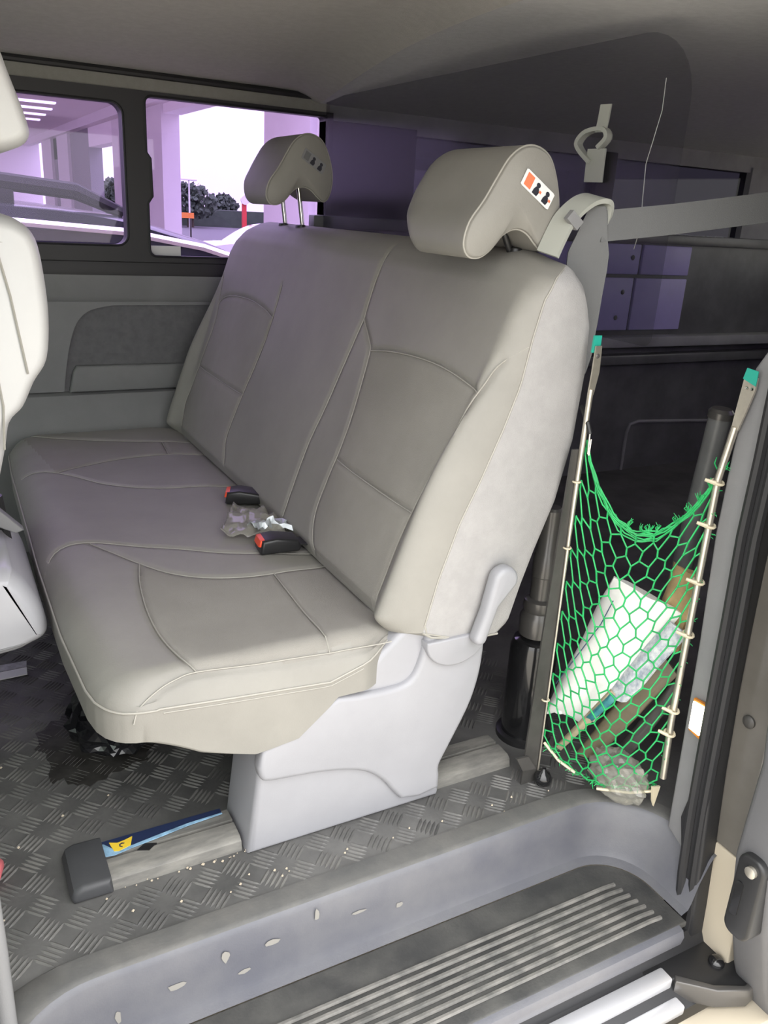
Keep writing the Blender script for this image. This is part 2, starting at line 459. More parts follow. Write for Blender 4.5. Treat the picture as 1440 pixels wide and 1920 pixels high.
# ---- ceiling: headliner with a soft crown, edge roll and rear cargo lining
def ceil_z(y):
    t = (y - 0.80) / (WALL_Y - 0.80)
    return 1.455 + 0.055 * math.sin(math.pi * min(1, max(0, t)))
def head_edge(y):
    return 1.22 - 0.20 * max(0.0, (2.78 - y)) / 1.25
cv, cf = [], []
ny, nx = 40, 30
for i in range(nx + 1):
    for j in range(ny + 1):
        y = 0.80 + (WALL_Y - 0.795) * j / ny
        xe = head_edge(y); x = FRONT_X + (xe - FRONT_X) * i / nx
        d = min(1, (xe - x) / 0.12)
        cv.append((x, y, ceil_z(y) - 0.03 * (1 - d) ** 2))
for i in range(nx):
    for j in range(ny):
        a = i * (ny + 1) + j; cf.append((a, a + 1, a + ny + 2, a + ny + 1))
ceiling = mesh('ceiling', cv, cf, M['headliner']); struct(ceiling, 'grey felt headliner of the van')
lathe('ceiling_button', [(0.024, -0.002), (0.022, 0.004), (0.011, 0.006), (0.009, 0.010), (0.003, 0.011)], (0.44, 2.00, ceil_z(2.0) - 0.001), (0, 0, -1), M['headliner_trim'], ceiling)
cv, cf = [], []
for i in range(13):
    for j in range(25):
        y = 0.80 + (WALL_Y - 0.80) * j / 24; x = head_edge(y) + (REAR_X - head_edge(y)) * i / 12
        cv.append((x, y, ceil_z(y) - 0.028))
for i in range(12):
    for j in range(24):
        a = i * 25 + j; cf.append((a, a + 1, a + 26, a + 25))
mesh('cargo_lining', cv, cf, mat('grey_rear_headliner', (0.66, 0.66, 0.66), 0.95, var=0.05, var_scale=50, bump=0.4, bump_scale=500), ceiling)
roof = prism('roof', [(y, ceil_z(y) + 0.03) for y in [0.72 + (WALL_Y + 0.1 - 0.72) * t / 20 for t in range(21)]] + [(WALL_Y + 0.1, 1.62), (0.72, 1.62)], 'x', FRONT_X - .2, REAR_X + .1, M['doorpaint'])
struct(roof, 'pale painted outer roof of the van')
# roll between headliner and far wall
V, Fc = sweep([(FRONT_X, WALL_Y - 0.012, 1.447), (0.5, WALL_Y - 0.012, 1.447), (1.22, WALL_Y - 0.012, 1.445)], 0.010, 8)
mesh('headliner_edge', V, Fc, M['winframe'], ceiling)

# ---- far side wall, with window openings
def ring(name, outer, inner, axis_y, thick, material, parent=None):
    """flat frame between two loops of the same length (x,z) at y"""
    n = len(outer); V = []
    for yy in (axis_y, axis_y + thick):
        V += [(p[0], yy, p[1]) for p in outer] + [(p[0], yy, p[1]) for p in inner]
    Fc = []
    for i in range(n):
        j = (i + 1) % n
        Fc.append((i, j, n + j, n + i)); Fc.append((2 * n + i, 3 * n + i, 3 * n + j, 2 * n + j))
        Fc.append((i, 2 * n + i, 2 * n + j, j)); Fc.append((n + i, n + j, 3 * n + j, 3 * n + i))
    return mesh(name, V, Fc, material, parent, True, 30)

# wall pieces: below windows, above windows, plus rear cargo wall
wl = box('wall_left', FRONT_X, 1.26, WALL_Y, WALL_Y + 0.08, 0.47, 0.915, M['trim'])
struct(wl, 'grey plastic inner side wall of the van')
box('header_panel', FRONT_X, 1.26, WALL_Y - 0.004, WALL_Y + 0.08, 1.392, 1.56, M['headliner_trim'], wl)
prism('sill_roll', [(WALL_Y - 0.020, 0.880), (WALL_Y - 0.016, 0.905), (WALL_Y + 0.01, 0.918), (WALL_Y + 0.01, 0.86), (WALL_Y - 0.018, 0.865)], 'x', FRONT_X, 1.26, M['winframe'], wl)
prism('belt_line_panel', [(WALL_Y - 0.012, 0.782), (WALL_Y - 0.020, 0.80), (WALL_Y - 0.020, 0.865), (WALL_Y, 0.868), (WALL_Y, 0.77)], 'x', FRONT_X, 1.20, M['trim'], wl)
# recessed map pocket: raised surround with an arched opening and a proud lip below
po = [(0.352, 0.500), (0.366, 0.59), (0.385, 0.67), (0.410, 0.725), (0.450, 0.757), (0.52, 0.772), (1.18, 0.775), (1.18, 0.500)]
po_s = catmull([(a, b, 0) for a, b in po[:6]], 4, closed=False)
pocket_in = [(p.x, p.y) for p in po_s] + po[6:]
frame_out = [(FRONT_X, 0.47), (FRONT_X, 0.782), (1.25, 0.782), (1.25, 0.47)]
bm = bmesh.new()
vo = [bm.verts.new((p[0], WALL_Y - 0.014, p[1])) for p in [(FRONT_X, 0.497), (FRONT_X, 0.783), (1.20, 0.783)]]
vi = [bm.verts.new((p[0], WALL_Y - 0.014, p[1])) for p in [(1.20, 0.776)] + [(q[0], q[1]) for q in pocket_in[-2:-1]] + list(reversed(pocket_in[:-2]))]
bm.faces.new(vo + vi)
r = bmesh.ops.extrude_face_region(bm, geom=list(bm.faces))
bmesh.ops.translate(bm, vec=(0, 0.016, 0), verts=[v for v in r['geom'] if isinstance(v, bmesh.types.BMVert)])
from_bm('pocket_surround', bm, M['trim_light'], wl)
prism('pocket_back', [(p[0], p[1]) for p in pocket_in], 'y', WALL_Y - 0.003, WALL_Y + 0.002, M['felt_dark'], wl)
pl = [(0.368, 0.498), (0.383, 0.565), (0.395, 0.583), (1.18, 0.578), (1.18, 0.498)]
prism('pocket_lip', pl, 'y', WALL_Y - 0.030, WALL_Y + 0.002, M['trim'], wl, bevel=0.010)
prism('lower_sill_panel', [(WALL_Y - 0.005, 0.498), (WALL_Y - 0.03, 0.49), (WALL_Y - 0.085, 0.40), (WALL_Y - 0.10, 0.33), (WALL_Y - 0.10, 0.0), (WALL_Y + 0.05, 0.0), (WALL_Y + 0.05, 0.498)], 'x', FRONT_X, 1.26, M['trim_light'], wl)

# windows: black frames with rounded openings, violet tinted panes
def window(n, x0, x1, z0, z1, rads, ox0, ox1, oz0, oz1, catch=False, label=None):
    inn = rrect(x0, x1, z0, z1, rads)
    ctr = [(x1 - rads[0], z0 + rads[0], ox1, oz0), (x1 - rads[1], z1 - rads[1], ox1, oz1), (x0 + rads[2], z1 - rads[2], ox0, oz1), (x0 + rads[3], z0 + rads[3], ox0, oz0)]
    out = []
    for i, (a, b) in enumerate(inn):          # square off the outer edge of the frame
        ccx, ccz, sx_o, sz_o = ctr[i // 7]
        dx, dz = abs(a - ccx), abs(b - ccz); m_ = max(dx, dz)
        out.append((ccx + (sx_o - ccx) * dx / m_, ccz + (sz_o - ccz) * dz / m_))
    if catch:   # moulded latch bumps on the left jamb of the opening
        inn = inn[:21] + [(x0, 1.232), (x0 + .012, 1.215), (x0 + .014, 1.105), (x0, 1.085)] + inn[21:]
        out = out[:21] + [(ox0, 1.232), (ox0, 1.215), (ox0, 1.105), (ox0, 1.085)] + out[21:]
    fr = ring('window_%d' % n, out, inn, WALL_Y - 0.012, 0.07, M['winframe'])
    struct(fr, label)
    prism('pane', rrect(x0 - .008, x1 + .008, z0 - .008, z1 + .008, 0.02), 'y', WALL_Y + 0.020, WALL_Y + 0.024, GLASS, fr)
    # slim inner gasket
    V, Fc = sweep([(p[0], WALL_Y - 0.012, p[1]) for p in inn], 0.004, 6, closed=True)
    mesh('gasket', V, Fc, M['rubber'], fr)
    return fr
window(1, -0.52, 0.578, 0.955, 1.364, (0.035, 0.035, 0.035, 0.035), -0.60, 0.612, 0.885, 1.402, label='left violet tinted side window in black frame')
w2 = window(2, 0.643, 1.250, 0.925, 1.390, (0.03, 0.012, 0.022, 0.022), 0.612, 1.27, 0.885, 1.402, catch=True, label='right violet tinted side window in black frame with catch')
prism('paper_sticker', [(0.645, 0.928), (0.748, 0.926), (0.748, 0.957), (0.645, 0.957)], 'y', WALL_Y + 0.012, WALL_Y + 0.0135, M['label'], w2)
window(3, -1.25, -0.66, 0.955, 1.364, (0.035, 0.035, 0.035, 0.035), FRONT_X, -0.60, 0.885, 1.402, label='front violet tinted side window')

# rear cargo side of the far wall: dark lining, blacked-out window, ledges, panel with violet light put into its colour
cg = box('wall_cargo_left', 1.26, REAR_X, WALL_Y, WALL_Y + 0.08, 0.0, 1.055, M['cargo'])
struct(cg, 'black cargo side wall behind the bench')
box('upper_lining', 1.26, REAR_X, WALL_Y, WALL_Y + 0.08, 1.36, 1.47, M['cargo_ceiling'], cg)
box('window_ledge', 1.20, REAR_X, WALL_Y - 0.03, WALL_Y + 0.02, 1.035, 1.078, M['cargo'], cg, bevel=0.006)
box('armrest_ledge', 1.9, REAR_X, WALL_Y - 0.07, WALL_Y + 0.01, 0.595, 0.642, M['cargo_ceiling'], cg, bevel=0.008)
box('lower_ledge', 1.9, REAR_X, WALL_Y - 0.05, WALL_Y + 0.01, 0.515, 0.56, M['cargo'], cg, bevel=0.008)
V, Fc = sweep([(2.846, WALL_Y - 0.004, -0.02), (2.846, WALL_Y - 0.004, 0.18), (2.86, WALL_Y - 0.004, 0.222), (2.91, WALL_Y - 0.004, 0.234), (3.45, WALL_Y - 0.004, 0.205)], 0.008, 6)
mesh('embossed_rib', V, Fc, M['cargo_ceiling'], cg)
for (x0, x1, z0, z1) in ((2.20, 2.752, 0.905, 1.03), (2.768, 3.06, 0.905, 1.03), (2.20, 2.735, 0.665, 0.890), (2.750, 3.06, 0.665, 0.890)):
    box('violet_light_panel', x0, x1, WALL_Y - 0.014, WALL_Y + 0.005, z0, z1, M['violet_light'], cg, bevel=0.004)
for (x, z) in ((2.68, 0.83), (2.66, 0.72), (2.71, 0.975)):
    lathe('fixing_hole', [(0.011, 0), (0.008, 0.002)], (x, WALL_Y - 0.0145, z), (0, -1, 0), M['cargo'], cg, 12)
wc = prism('window_4', rrect(1.30, 3.4, 1.078, 1.36, 0.03), 'y', WALL_Y + 0.02, WALL_Y + 0.025, GLASSDARK)
struct(wc, 'blacked-out rear side window behind the bench')
box('window_post', 1.25, 1.60, WALL_Y - 0.01, WALL_Y + 0.06, 1.06, 1.38, M['winframe'], wc, bevel=0.004)
box('window_post', 3.36, REAR_X, WALL_Y - 0.01, WALL_Y + 0.06, 1.05, 1.38, M['cargo_ceiling'], wc)
box('window_post', 2.45, 2.55, WALL_Y - 0.01, WALL_Y + 0.06, 1.06, 1.38, M['winframe'], wc, bevel=0.004)
wr = box('wall_rear', REAR_X, REAR_X + .08, 0.74, WALL_Y, -0.04, 0.92, M['cargo']); struct(wr, 'black tailgate wall at the end of the cargo space')
box('upper_rail', REAR_X, REAR_X + .08, 0.74, WALL_Y, 1.38, 1.56, M['cargo'], wr)
for (y0, y1) in ((0.74, 1.0), (2.55, WALL_Y)): box('tailgate_post', REAR_X, REAR_X + .08, y0, y1, 0.90, 1.40, M['cargo'], wr)
w6 = prism('window_6', [(0.98, 0.91), (2.57, 0.91), (2.57, 1.39), (0.98, 1.39)], 'x', REAR_X + 0.03, REAR_X + 0.035, GLASSPRIV); struct(w6, 'unseen tinted tailgate window added to light the cargo space')  # out of view, added to let daylight into the cargo space
wright = box('wall_right', 1.22, REAR_X, 0.72, 0.855, -0.04, 0.96, M['cargo_ceiling']); struct(wright, 'inner side wall behind the sliding door opening')
box('upper_rail', 1.22, REAR_X, 0.72, 0.855, 1.36, 1.56, M['cargo_ceiling'], wright)
for (x0, x1) in ((1.22, 1.75), (3.3, REAR_X)): box('wall_post', x0, x1, 0.72, 0.855, 0.95, 1.37, M['cargo_ceiling'], wright)
w7 = prism('window_7', [(1.73, 0.95), (3.32, 0.95), (3.32, 1.37), (1.73, 1.37)], 'y', 0.77, 0.775, GLASSVIO); struct(w7, 'unseen violet side window added to light the cargo wall')  # out of view, added to throw violet light on the far cargo wall
# header above the door opening, inside roof edge
hd = box('trim_4', FRONT_X, 1.3, 0.70, 0.83, 1.40, 1.56, M['headliner_trim'], bevel=0.02); struct(hd, 'roof edge trim above the sliding door')
# clear acrylic partition above bench height
pn = prism('window_5', rrect(1.19, WALL_Y - 0.03, 0.88, 1.44, (0.02, 0.02, 0.13, 0.02), 8), 'x', 1.235, 1.239, ACRYL)
struct(pn, 'clear acrylic partition sheet behind the bench')
# ---- rear pillar of the door opening (trim_5) with rubber seals and painted jamb
pe = [(0.869, 0.93), (0.886, 0.898), (0.893, 0.862), (0.897, 0.771), (0.897, 0.608), (0.884, 0.405), (0.877, 0.239), (0.871, 0.086), (0.868, 0.0)]
pr = [(0.828, -0.02), (0.826, 0.096), (0.828, 0.214), (0.830, 0.348), (0.834, 0.483), (0.842, 0.629), (0.841, 0.768), (0.826, 0.95), (0.79, 1.2), (0.77, 1.42)]
pil = prism('trim_5', [(0.80, 1.42), (0.832, 1.15), (0.852, 0.985)] + pe + pr, 'x', JAMB_X, JAMB_X + 0.10, M['pillar'], bevel=0.006)
struct(pil, 'grey plastic pillar trim at the rear of the door opening')
seal = prism('trim_6', [(0.842, 1.0), (0.842, 0.768), (0.843, 0.629), (0.835, 0.483), (0.831, 0.348), (0.829, 0.214), (0.829, 0.096), (0.836, 0.052), (0.818, -0.022), (0.804, -0.141), (0.815, -0.2),
                        (0.775, -0.2), (0.758, -0.181), (0.763, -0.106), (0.772, 0.014), (0.788, 0.182), (0.798, 0.343), (0.802, 0.497), (0.806, 0.679), (0.80, 1.0)], 'x', JAMB_X - 0.012, JAMB_X + 0.03, M['rubber'], bevel=0.006)
struct(seal, 'black double rubber door seal along the pillar')
for off in (0.0, 0.022):
    pth = [(0.826, 0.95), (0.824, 0.768), (0.825, 0.629), (0.819, 0.483), (0.815, 0.348), (0.810, 0.214), (0.805, 0.096), (0.80, 0.02), (0.795, -0.05), (0.786, -0.12), (0.782, -0.22)]
    V, Fc = sweep([(JAMB_X - 0.014 + off * .3, a - off + 0.008, b) for a, b in pth], 0.009, 8)
    mesh('seal_lip', V, Fc, M['rubber'], seal)
jamb = prism('trim_7', [(0.81, 1.2), (0.81, 0.679), (0.806, 0.497), (0.80, 0.343), (0.79, 0.182), (0.777, 0.03),
                        (0.708, 0.03), (0.716, 0.107), (0.721, 0.261), (0.724, 0.356), (0.726, 1.2)], 'x', JAMB_X + 0.022, JAMB_X + 0.06, M['paint'], bevel=0.006)
struct(jamb, 'glossy taupe painted door jamb beside the rubber seal')
prism('rocker_panel', [(0.777, 0.03), (0.772, -0.03), (0.765, -0.106), (0.758, -0.30), (0.69, -0.30), (0.70, -0.049), (0.708, 0.03)], 'x', JAMB_X + 0.022, JAMB_X + 0.06, mat('beige_body_paint', (0.52, 0.46, 0.36), 0.3, coat=0.4), jamb, bevel=0.004)
lathe('jamb_bolt', [(0.012, 0), (0.012, 0.004), (0.008, 0.007), (0.003, 0.008)], (JAMB_X + 0.022, 0.765, 0.30), (-1, 0, 0), M['darksteel'], jamb, 16)

# ---- sliding door pushed back, at the right edge
dl = [(1.035, 0.571), (1.085, 0.40), (1.103, 0.296), (1.096, 0.18), (1.093, 0.116), (1.116, -0.01), (1.166, -0.158), (1.248, -0.337), (1.27, -0.42)]
dr = prism('door_1', [(0.99, 1.25)] + dl + [(2.4, -0.45), (2.4, 1.25)], 'y', 0.60, 0.68, M['doortrim'], bevel=0.012)
struct(dr, 'slid-open van door with grey inner trim')
prism('door_skin', [(0.985, 1.25), (1.03, 0.56), (1.08, 0.38), (1.10, 0.20), (1.12, 0.0), (1.17, -0.17), (1.26, -0.36), (2.4, -0.5), (2.4, 1.25)], 'y', 0.555, 0.60, M['doorpaint'], dr, bevel=0.008)
lt = prism('latch_plate', rrect(0.612, 0.662, -0.02, 0.145, 0.02), 'x', 1.080, 1.125, M['black'], dr, bevel=0.005)
prism('latch_slot', rrect(0.640, 0.654, 0.02, 0.09, 0.006), 'x', 1.078, 1.081, M['blackgloss'], lt)
lathe('latch_bolt', [(0.010, 0), (0.010, 0.006), (0.005, 0.008)], (1.080, 0.633, 0.122), (-1, 0, 0), M['steel'], lt, 14)

# ---- lower guide arm of the sliding door
ga = thing('door_guide_arm', (1.12, 0.72, -0.20), 'black bolted guide arm below the rubber seal', 'bracket')
arm = [(1.045, 0.805), (1.10, 0.83), (1.27, 0.77), (1.28, 0.66), (1.17, 0.640), (1.12, 0.665), (1.068, 0.712), (1.022, 0.722), (1.015, 0.76)]
prism('arm_plate', arm, 'z', -0.215, -0.190, M['black'], ga, bevel=0.005)
prism('arm_rim', [(1.07, 0.718), (1.12, 0.671), (1.17, 0.646), (1.28, 0.662), (1.28, 0.652), (1.17, 0.634), (1.115, 0.658), (1.06, 0.706)], 'z', -0.228, -0.186, M['greymetal'], ga, bevel=0.003)
for (x, y) in ((1.055, 0.778), (1.09, 0.772), (1.165, 0.705)):
    lathe('bolt', [(0.015, 0), (0.015, 0.006), (0.010, 0.012), (0.003, 0.014)], (x, y, -0.191), (0, 0, 1), M['blackgloss'], ga, 16)

# ---- lit courtesy lamp on the pillar
lamp = thing('courtesy_lamp', (JAMB_X - 0.004, 0.845, 0.265), 'small glowing amber-white lamp on the grey pillar', 'lamp')
prism('lens_rim', [(0.862, 0.298), (0.825, 0.300), (0.829, 0.226), (0.860, 0.232)], 'x', JAMB_X - 0.010, JAMB_X - 0.001, M['amberrim'], lamp, bevel=0.002)
prism('lens', [(0.859, 0.294), (0.828, 0.296), (0.833, 0.236), (0.857, 0.238)], 'x', JAMB_X - 0.014, JAMB_X - 0.008, M['amberglow'], lamp, bevel=0.002)

# ================================================================== THE REAR BENCH
Y0, Y1 = 1.116, 2.685
bench = thing('bench_seat', (0.6, 1.9, 0.0), 'grey leatherette three-place bench seat with two headrests', 'seat')

# ---- backrest
zs = [0.357, 0.372, 0.392, 0.492, 0.595, 0.674, 0.761, 0.834, 0.915, 0.976, 1.010, 1.022, 1.030]
xs_ = [0.835, 0.775, 0.717, 0.741, 0.775, 0.812, 0.848, 0.874, 0.889, 0.904, 0.925, 0.946, 0.962]
zr = [0.357, 0.376, 0.450, 0.518, 0.613, 0.729, 0.852, 0.931, 0.969, 1.000, 1.022, 1.030]
xr_ = [0.895, 0.917, 0.937, 0.959, 0.994, 1.017, 1.024, 1.020, 1.008, 0.994, 0.978, 0.966]
zc = [0.357, 0.372, 0.392, 0.42, 0.95, 0.985, 1.010, 1.024, 1.030]
xc_ = [0.800, 0.715, 0.674, 0.670, 0.860, 0.878, 0.902, 0.932, 0.958]
dcz = [0.40, 0.467, 0.53, 0.593, 0.685, 0.752, 0.823, 0.865, 0.90]
dcv = [0.100, 0.097, 0.095, 0.088, 0.072, 0.056, 0.045, 0.045, 0.045]
def ylim(z):
    a = Y0 + (0.035 * (1 - math.sqrt(max(0, 1 - ((z - 0.99) / 0.0405) ** 2))) if z > 0.99 else 0)
    b = Y1 - (0.085 * (1 - math.sqrt(max(0, 1 - ((z - 0.94) / 0.0905) ** 2))) if z > 0.94 else 0)
    if z < 0.45: b -= 0.02 * (0.45 - z) / 0.09
    return a, b
B_SEAMS = {
 'near_crease': [(1.216, 0.40), (1.213, 0.467), (1.211, 0.53), (1.204, 0.593), (1.188, 0.685), (1.167, 0.752), (1.149, 0.823), (1.14, 0.865), (1.118, 0.90)],
 'mid_top': [(1.650, 1.010), (1.649, 0.928), (1.642, 0.878)],
 'mid_far': [(1.642, 0.878), (1.658, 0.776), (1.672, 0.682), (1.690, 0.597), (1.693, 0.515), (1.690, 0.42)],
 'mid_near': [(1.642, 0.878), (1.579, 0.836), (1.566, 0.82), (1.555, 0.773), (1.539, 0.686), (1.536, 0.621), (1.544, 0.559), (1.548, 0.489), (1.533, 0.447), (1.500, 0.41)],
 'near_arch': [(1.566, 0.822), (1.469, 0.835), (1.346, 0.84), (1.247, 0.834), (1.150, 0.818)],
 'near_lower': [(1.530, 0.598), (1.323, 0.594), (1.203, 0.591)],
 'far_outer': [(2.640, 0.88), (2.615, 0.824), (2.575, 0.746), (2.58, 0.631), (2.588, 0.551), (2.595, 0.482), (2.570, 0.42)],
 'far_arch': [(2.600, 0.80), (2.560, 0.824), (2.466, 0.837), (2.334, 0.84), (2.21, 0.829), (2.14, 0.815)],
 'far_inner': [(2.152, 0.90), (2.140, 0.831), (2.135, 0.754), (2.143, 0.68), (2.157, 0.598), (2.170, 0.504), (2.165, 0.467), (2.130, 0.42)],
 'far_lower': [(2.575, 0.609), (2.150, 0.606)],
}
B_LINES = {k: smoothline(v, 4) for k, v in B_SEAMS.items()}
def back_front(Yv, z, a, b):
    """front surface x for an array of y at height z (without seam grooves)"""
    xc = interp(z, zc, xc_); xe = interp(z, zs, xs_); dc = interp(z, dcz, dcv)
    d = np.minimum(Yv - a, b - Yv)
    b0 = 0.032 * float(sm((0.90 - z) / 0.28)) * float(sm((z - 0.37) / 0.05))
    fade = 1 - sm((d - 0.035) / max(0.02, dc - 0.03))
    base = xc - b0 * fade
    e = 0.045
    k = (1 - np.clip(d / e, 0, 1)) ** 2.3
    x = base + (xe - base) * k
    # soft lumbar swell of the two seat places
    for c0, hw in ((1.37, 0.17), (2.36, 0.22)):
        x = x - 0.010 * np.exp(-((Yv - c0) / hw) ** 4) * math.exp(-((z - 0.60) / 0.16) ** 2)
    return x
def dome(y, z):      # the top edge crowns a little between its two ends
    return z + 0.022 * float(sm((z - 0.93) / 0.09)) * float(sm(min(y - Y0, Y1 - y) / 0.14))
NYB = 300
rows = [0.357, 0.3645, 0.372, 0.382, 0.392, 0.402] + list(np.linspace(0.41, 0.985, 104)) + [0.992, 0.999, 1.005, 1.011, 1.016, 1.020, 1.024, 1.027, 1.029, 1.030]
bv, bf, cen = [], [], []
loop_n = None
tpar = np.linspace(0, 1, NYB); 
for z in rows:
    a, b = ylim(z)
    # denser samples at the rounded ends
    Yv = a + (b - a) * tpar
    x = back_front(Yv, z, a, b)
    xr = interp(z, zr, xr_)
    inside = (Yv > a + 0.02) & (Yv < b - 0.02)
    dist = polydist(Yv, np.full_like(Yv, z), list(B_LINES.values()))
    x = x + 0.0055 * np.exp(-(dist / 0.0065) ** 2) * inside
    x = np.minimum(x, xr - 0.002)
    pts = [(x[i], Yv[i], z) for i in range(NYB)]
    t = min(0.02, (xr - x[-1]) * 0.45)
    pts += [(xr - t, b, z), (xr - t * .3, b - t * .3, z), (xr, b - t, z)]
    for k in range(1, 12):
        pts.append((xr, b - t - (b - a - 2 * t) * k / 12, z))
    t0 = min(0.02, (xr - x[0]) * 0.45)
    pts += [(xr, a + t0, z), (xr - t0 * .3, a + t0 * .3, z), (xr - t0, a, z)]
    loop_n = len(pts); bv += [(p_[0], p_[1], dome(p_[1], p_[2])) for p_ in pts]
nr = len(rows)
for i in range(nr - 1):
    for k in range(loop_n):
        k2 = (k + 1) % loop_n
        bf.append((i * loop_n + k, i * loop_n + k2, (i + 1) * loop_n + k2, (i + 1) * loop_n + k))
bf.append(tuple(range(loop_n))[::-1]); bf.append(tuple((nr - 1) * loop_n + k for k in range(loop_n)))
back = mesh('backrest', bv, bf, M['leather'], bench, True, 42)
back.data.materials.append(M['fabric']); back.data.materials.append(M['feltside'])
def inpoly(a, b, poly):
    c = False; j = len(poly) - 1
    for i in range(len(poly)):
        if (poly[i][1] > b) != (poly[j][1] > b) and a < (poly[j][0] - poly[i][0]) * (b - poly[i][1]) / (poly[j][1] - poly[i][1]) + poly[i][0]: c = not c
        j = i
    return c
ins1 = B_LINES['near_crease'][:-6] + [(1.159, 0.818)] + B_LINES['near_arch'][::-1][1:] + B_LINES['mid_near'][8:]
ins2 = B_LINES['far_inner'][::-1][:-5] + B_LINES['far_arch'][::-1] + B_LINES['far_outer'][5:]
for p in back.data.polygons:
    c = p.center
    if p.normal.x < -0.3 and 0.40 < c.z < 0.85:
        if inpoly(c.y, c.z, ins1) or inpoly(c.y, c.z, ins2): p.material_index = 1
    if (c.y < ylim(c.z)[0] + 0.002 or c.y > ylim(c.z)[1] - 0.002) and c.x > interp(c.z, zs, xs_) - 0.0005 or (p.normal.x > 0.1 and (c.y < Y0 + 0.03 or c.y > Y1 - 0.03)):
        p.material_index = 2
def back_pt(y, z, off):
    a, b = ylim(z)
    x = float(back_front(np.array([y]), z, a, b)[0])
    return (x + off, y, dome(y, z))
for k in ('mid_top', 'mid_far', 'mid_near', 'near_arch', 'near_lower', 'near_crease', 'far_outer', 'far_arch', 'far_inner', 'far_lower'):
    tube('seam', [back_pt(y, min(z, 1.0), 0.0022) for y, z in B_LINES[k]], 0.0013, M['piping'], back, 5)
for yy in (0, 1):
    pth = []
    for z in np.linspace(0.372, 1.028, 40):
        a, b = ylim(z); pth.append((interp(z, zs, xs_) - 0.0005, (a, b)[yy], z))
    tube('edge_seam', pth, 0.0018, M['piping'], back, 6)
# lower edge welt at the near side
tube('edge_seam', [(0.717, 1.116, 0.392), (0.735, 1.1155, 0.380), (0.775, 1.1155, 0.370), (0.839, 1.1155, 0.359), (0.885, 1.1155, 0.358)], 0.0022, M['piping'], back, 6)

# ---- seat cushion
C_SEAMS = {
 'a': [(0.145, 1.66), (0.172, 1.715), (0.237, 1.724), (0.309, 1.70), (0.411, 1.65), (0.50, 1.592), (0.60, 1.555), (0.69, 1.54)],
 'b': [(0.245, 1.715), (0.32, 1.593), (0.377, 1.519), (0.441, 1.476), (0.523, 1.455), (0.617, 1.457), (0.69, 1.47)],
 'arc': [(0.32, 1.59), (0.30, 1.495), (0.286, 1.377), (0.284, 1.27), (0.296, 1.178), (0.312, 1.143)],
 'bolster': [(0.205, 1.12), (0.237, 1.13), (0.277, 1.140), (0.313, 1.144), (0.409, 1.140), (0.543, 1.137), (0.66, 1.128)],
 'cross': [(0.561, 1.455), (0.551, 1.272), (0.543, 1.137)],
 'far_a': [(0.153, 2.284), (0.204, 2.267), (0.277, 2.219), (0.356, 2.131), (0.464, 2.063), (0.60, 2.040), (0.69, 2.035)],
 'far_b': [(0.245, 2.24), (0.32, 2.30), (0.40, 2.34), (0.52, 2.36), (0.69, 2.35)],
 'far_bolster': [(0.20, 2.66), (0.28, 2.60), (0.342, 2.58), (0.464, 2.539), (0.598, 2.50), (0.69, 2.50)],
 'far_cross': [(0.59, 2.50), (0.575, 2.36)],
}
C_LINES = {k: smoothline(v, 4) for k, v in C_SEAMS.items()}
XR = 0.70
fy = [1.116, 1.1175, 1.121, 1.127, 1.137, 1.152, 1.175, 1.215, 1.41, 1.73, 2.44, 2.60, 2.65, 2.675, 2.685]
fx = [0.240, 0.225, 0.208, 0.193, 0.179, 0.167, 0.157, 0.150, 0.140, 0.139, 0.150, 0.158, 0.172, 0.195, 0.215]
sx = [0.20, 0.215, 0.365, 0.537, 0.618, 0.66, 0.70]; sz = [0.352, 0.358, 0.346, 0.334, 0.360, 0.374, 0.380]
bx_ = [0.13, 0.16, 0.20, 0.242, 0.31, 0.402, 0.48, 0.539, 0.578, 0.62, 0.66, 0.70]; bz_ = [0.335, 0.325, 0.309, 0.282, 0.246, 0.224, 0.235, 0.285, 0.328, 0.352, 0.366, 0.374]
def cush_top(x, y):
    d = min(y - Y0, Y1 - y)
    xf = interp(y, fy, fx)
    t = max(0.0, min(1.0, (x - xf) / 0.085))
    zt = 0.338 + 0.066 * math.sqrt(max(0, 1 - (1 - t) ** 2.2))
    dish = 0.010 * float(sm((d - 0.02) / 0.16)) * float(sm((x - 0.22) / 0.15))
    zt -= dish
    zt -= 0.010 * float(sm((x - 0.58) / 0.12))
    k = (1 - min(1, d / 0.055)) ** 2.2
    side = min(interp(x, sx, sz), zt)
    return zt + (side - zt) * k
NYC, NXC = 300, 90
qs = [0, 0.004, 0.01, 0.018, 0.028, 0.04, 0.055, 0.07, 0.085, 0.10] + list(np.linspace(0.115, 1, NXC))
cv, cf = [], []
ypar = np.linspace(Y0, Y1, NYC)
e_ = np.array([0, .0004, .0009, .0015, .0024, .0036, .005, .007, .009, .0115, .014, .017, .02])
ypar = np.concatenate([Y0 + e_, ypar[(ypar > Y0 + .0225) & (ypar < Y1 - .0225)], (Y1 - e_)[::-1]])
ybot = list(ypar[::-1])
def tuck(x, y):
    if y - Y0 < 0.2:
        return y + 0.035 * float(sm((x - 0.60) / 0.08)) * (1 - (y - Y0) / 0.2)
    return y
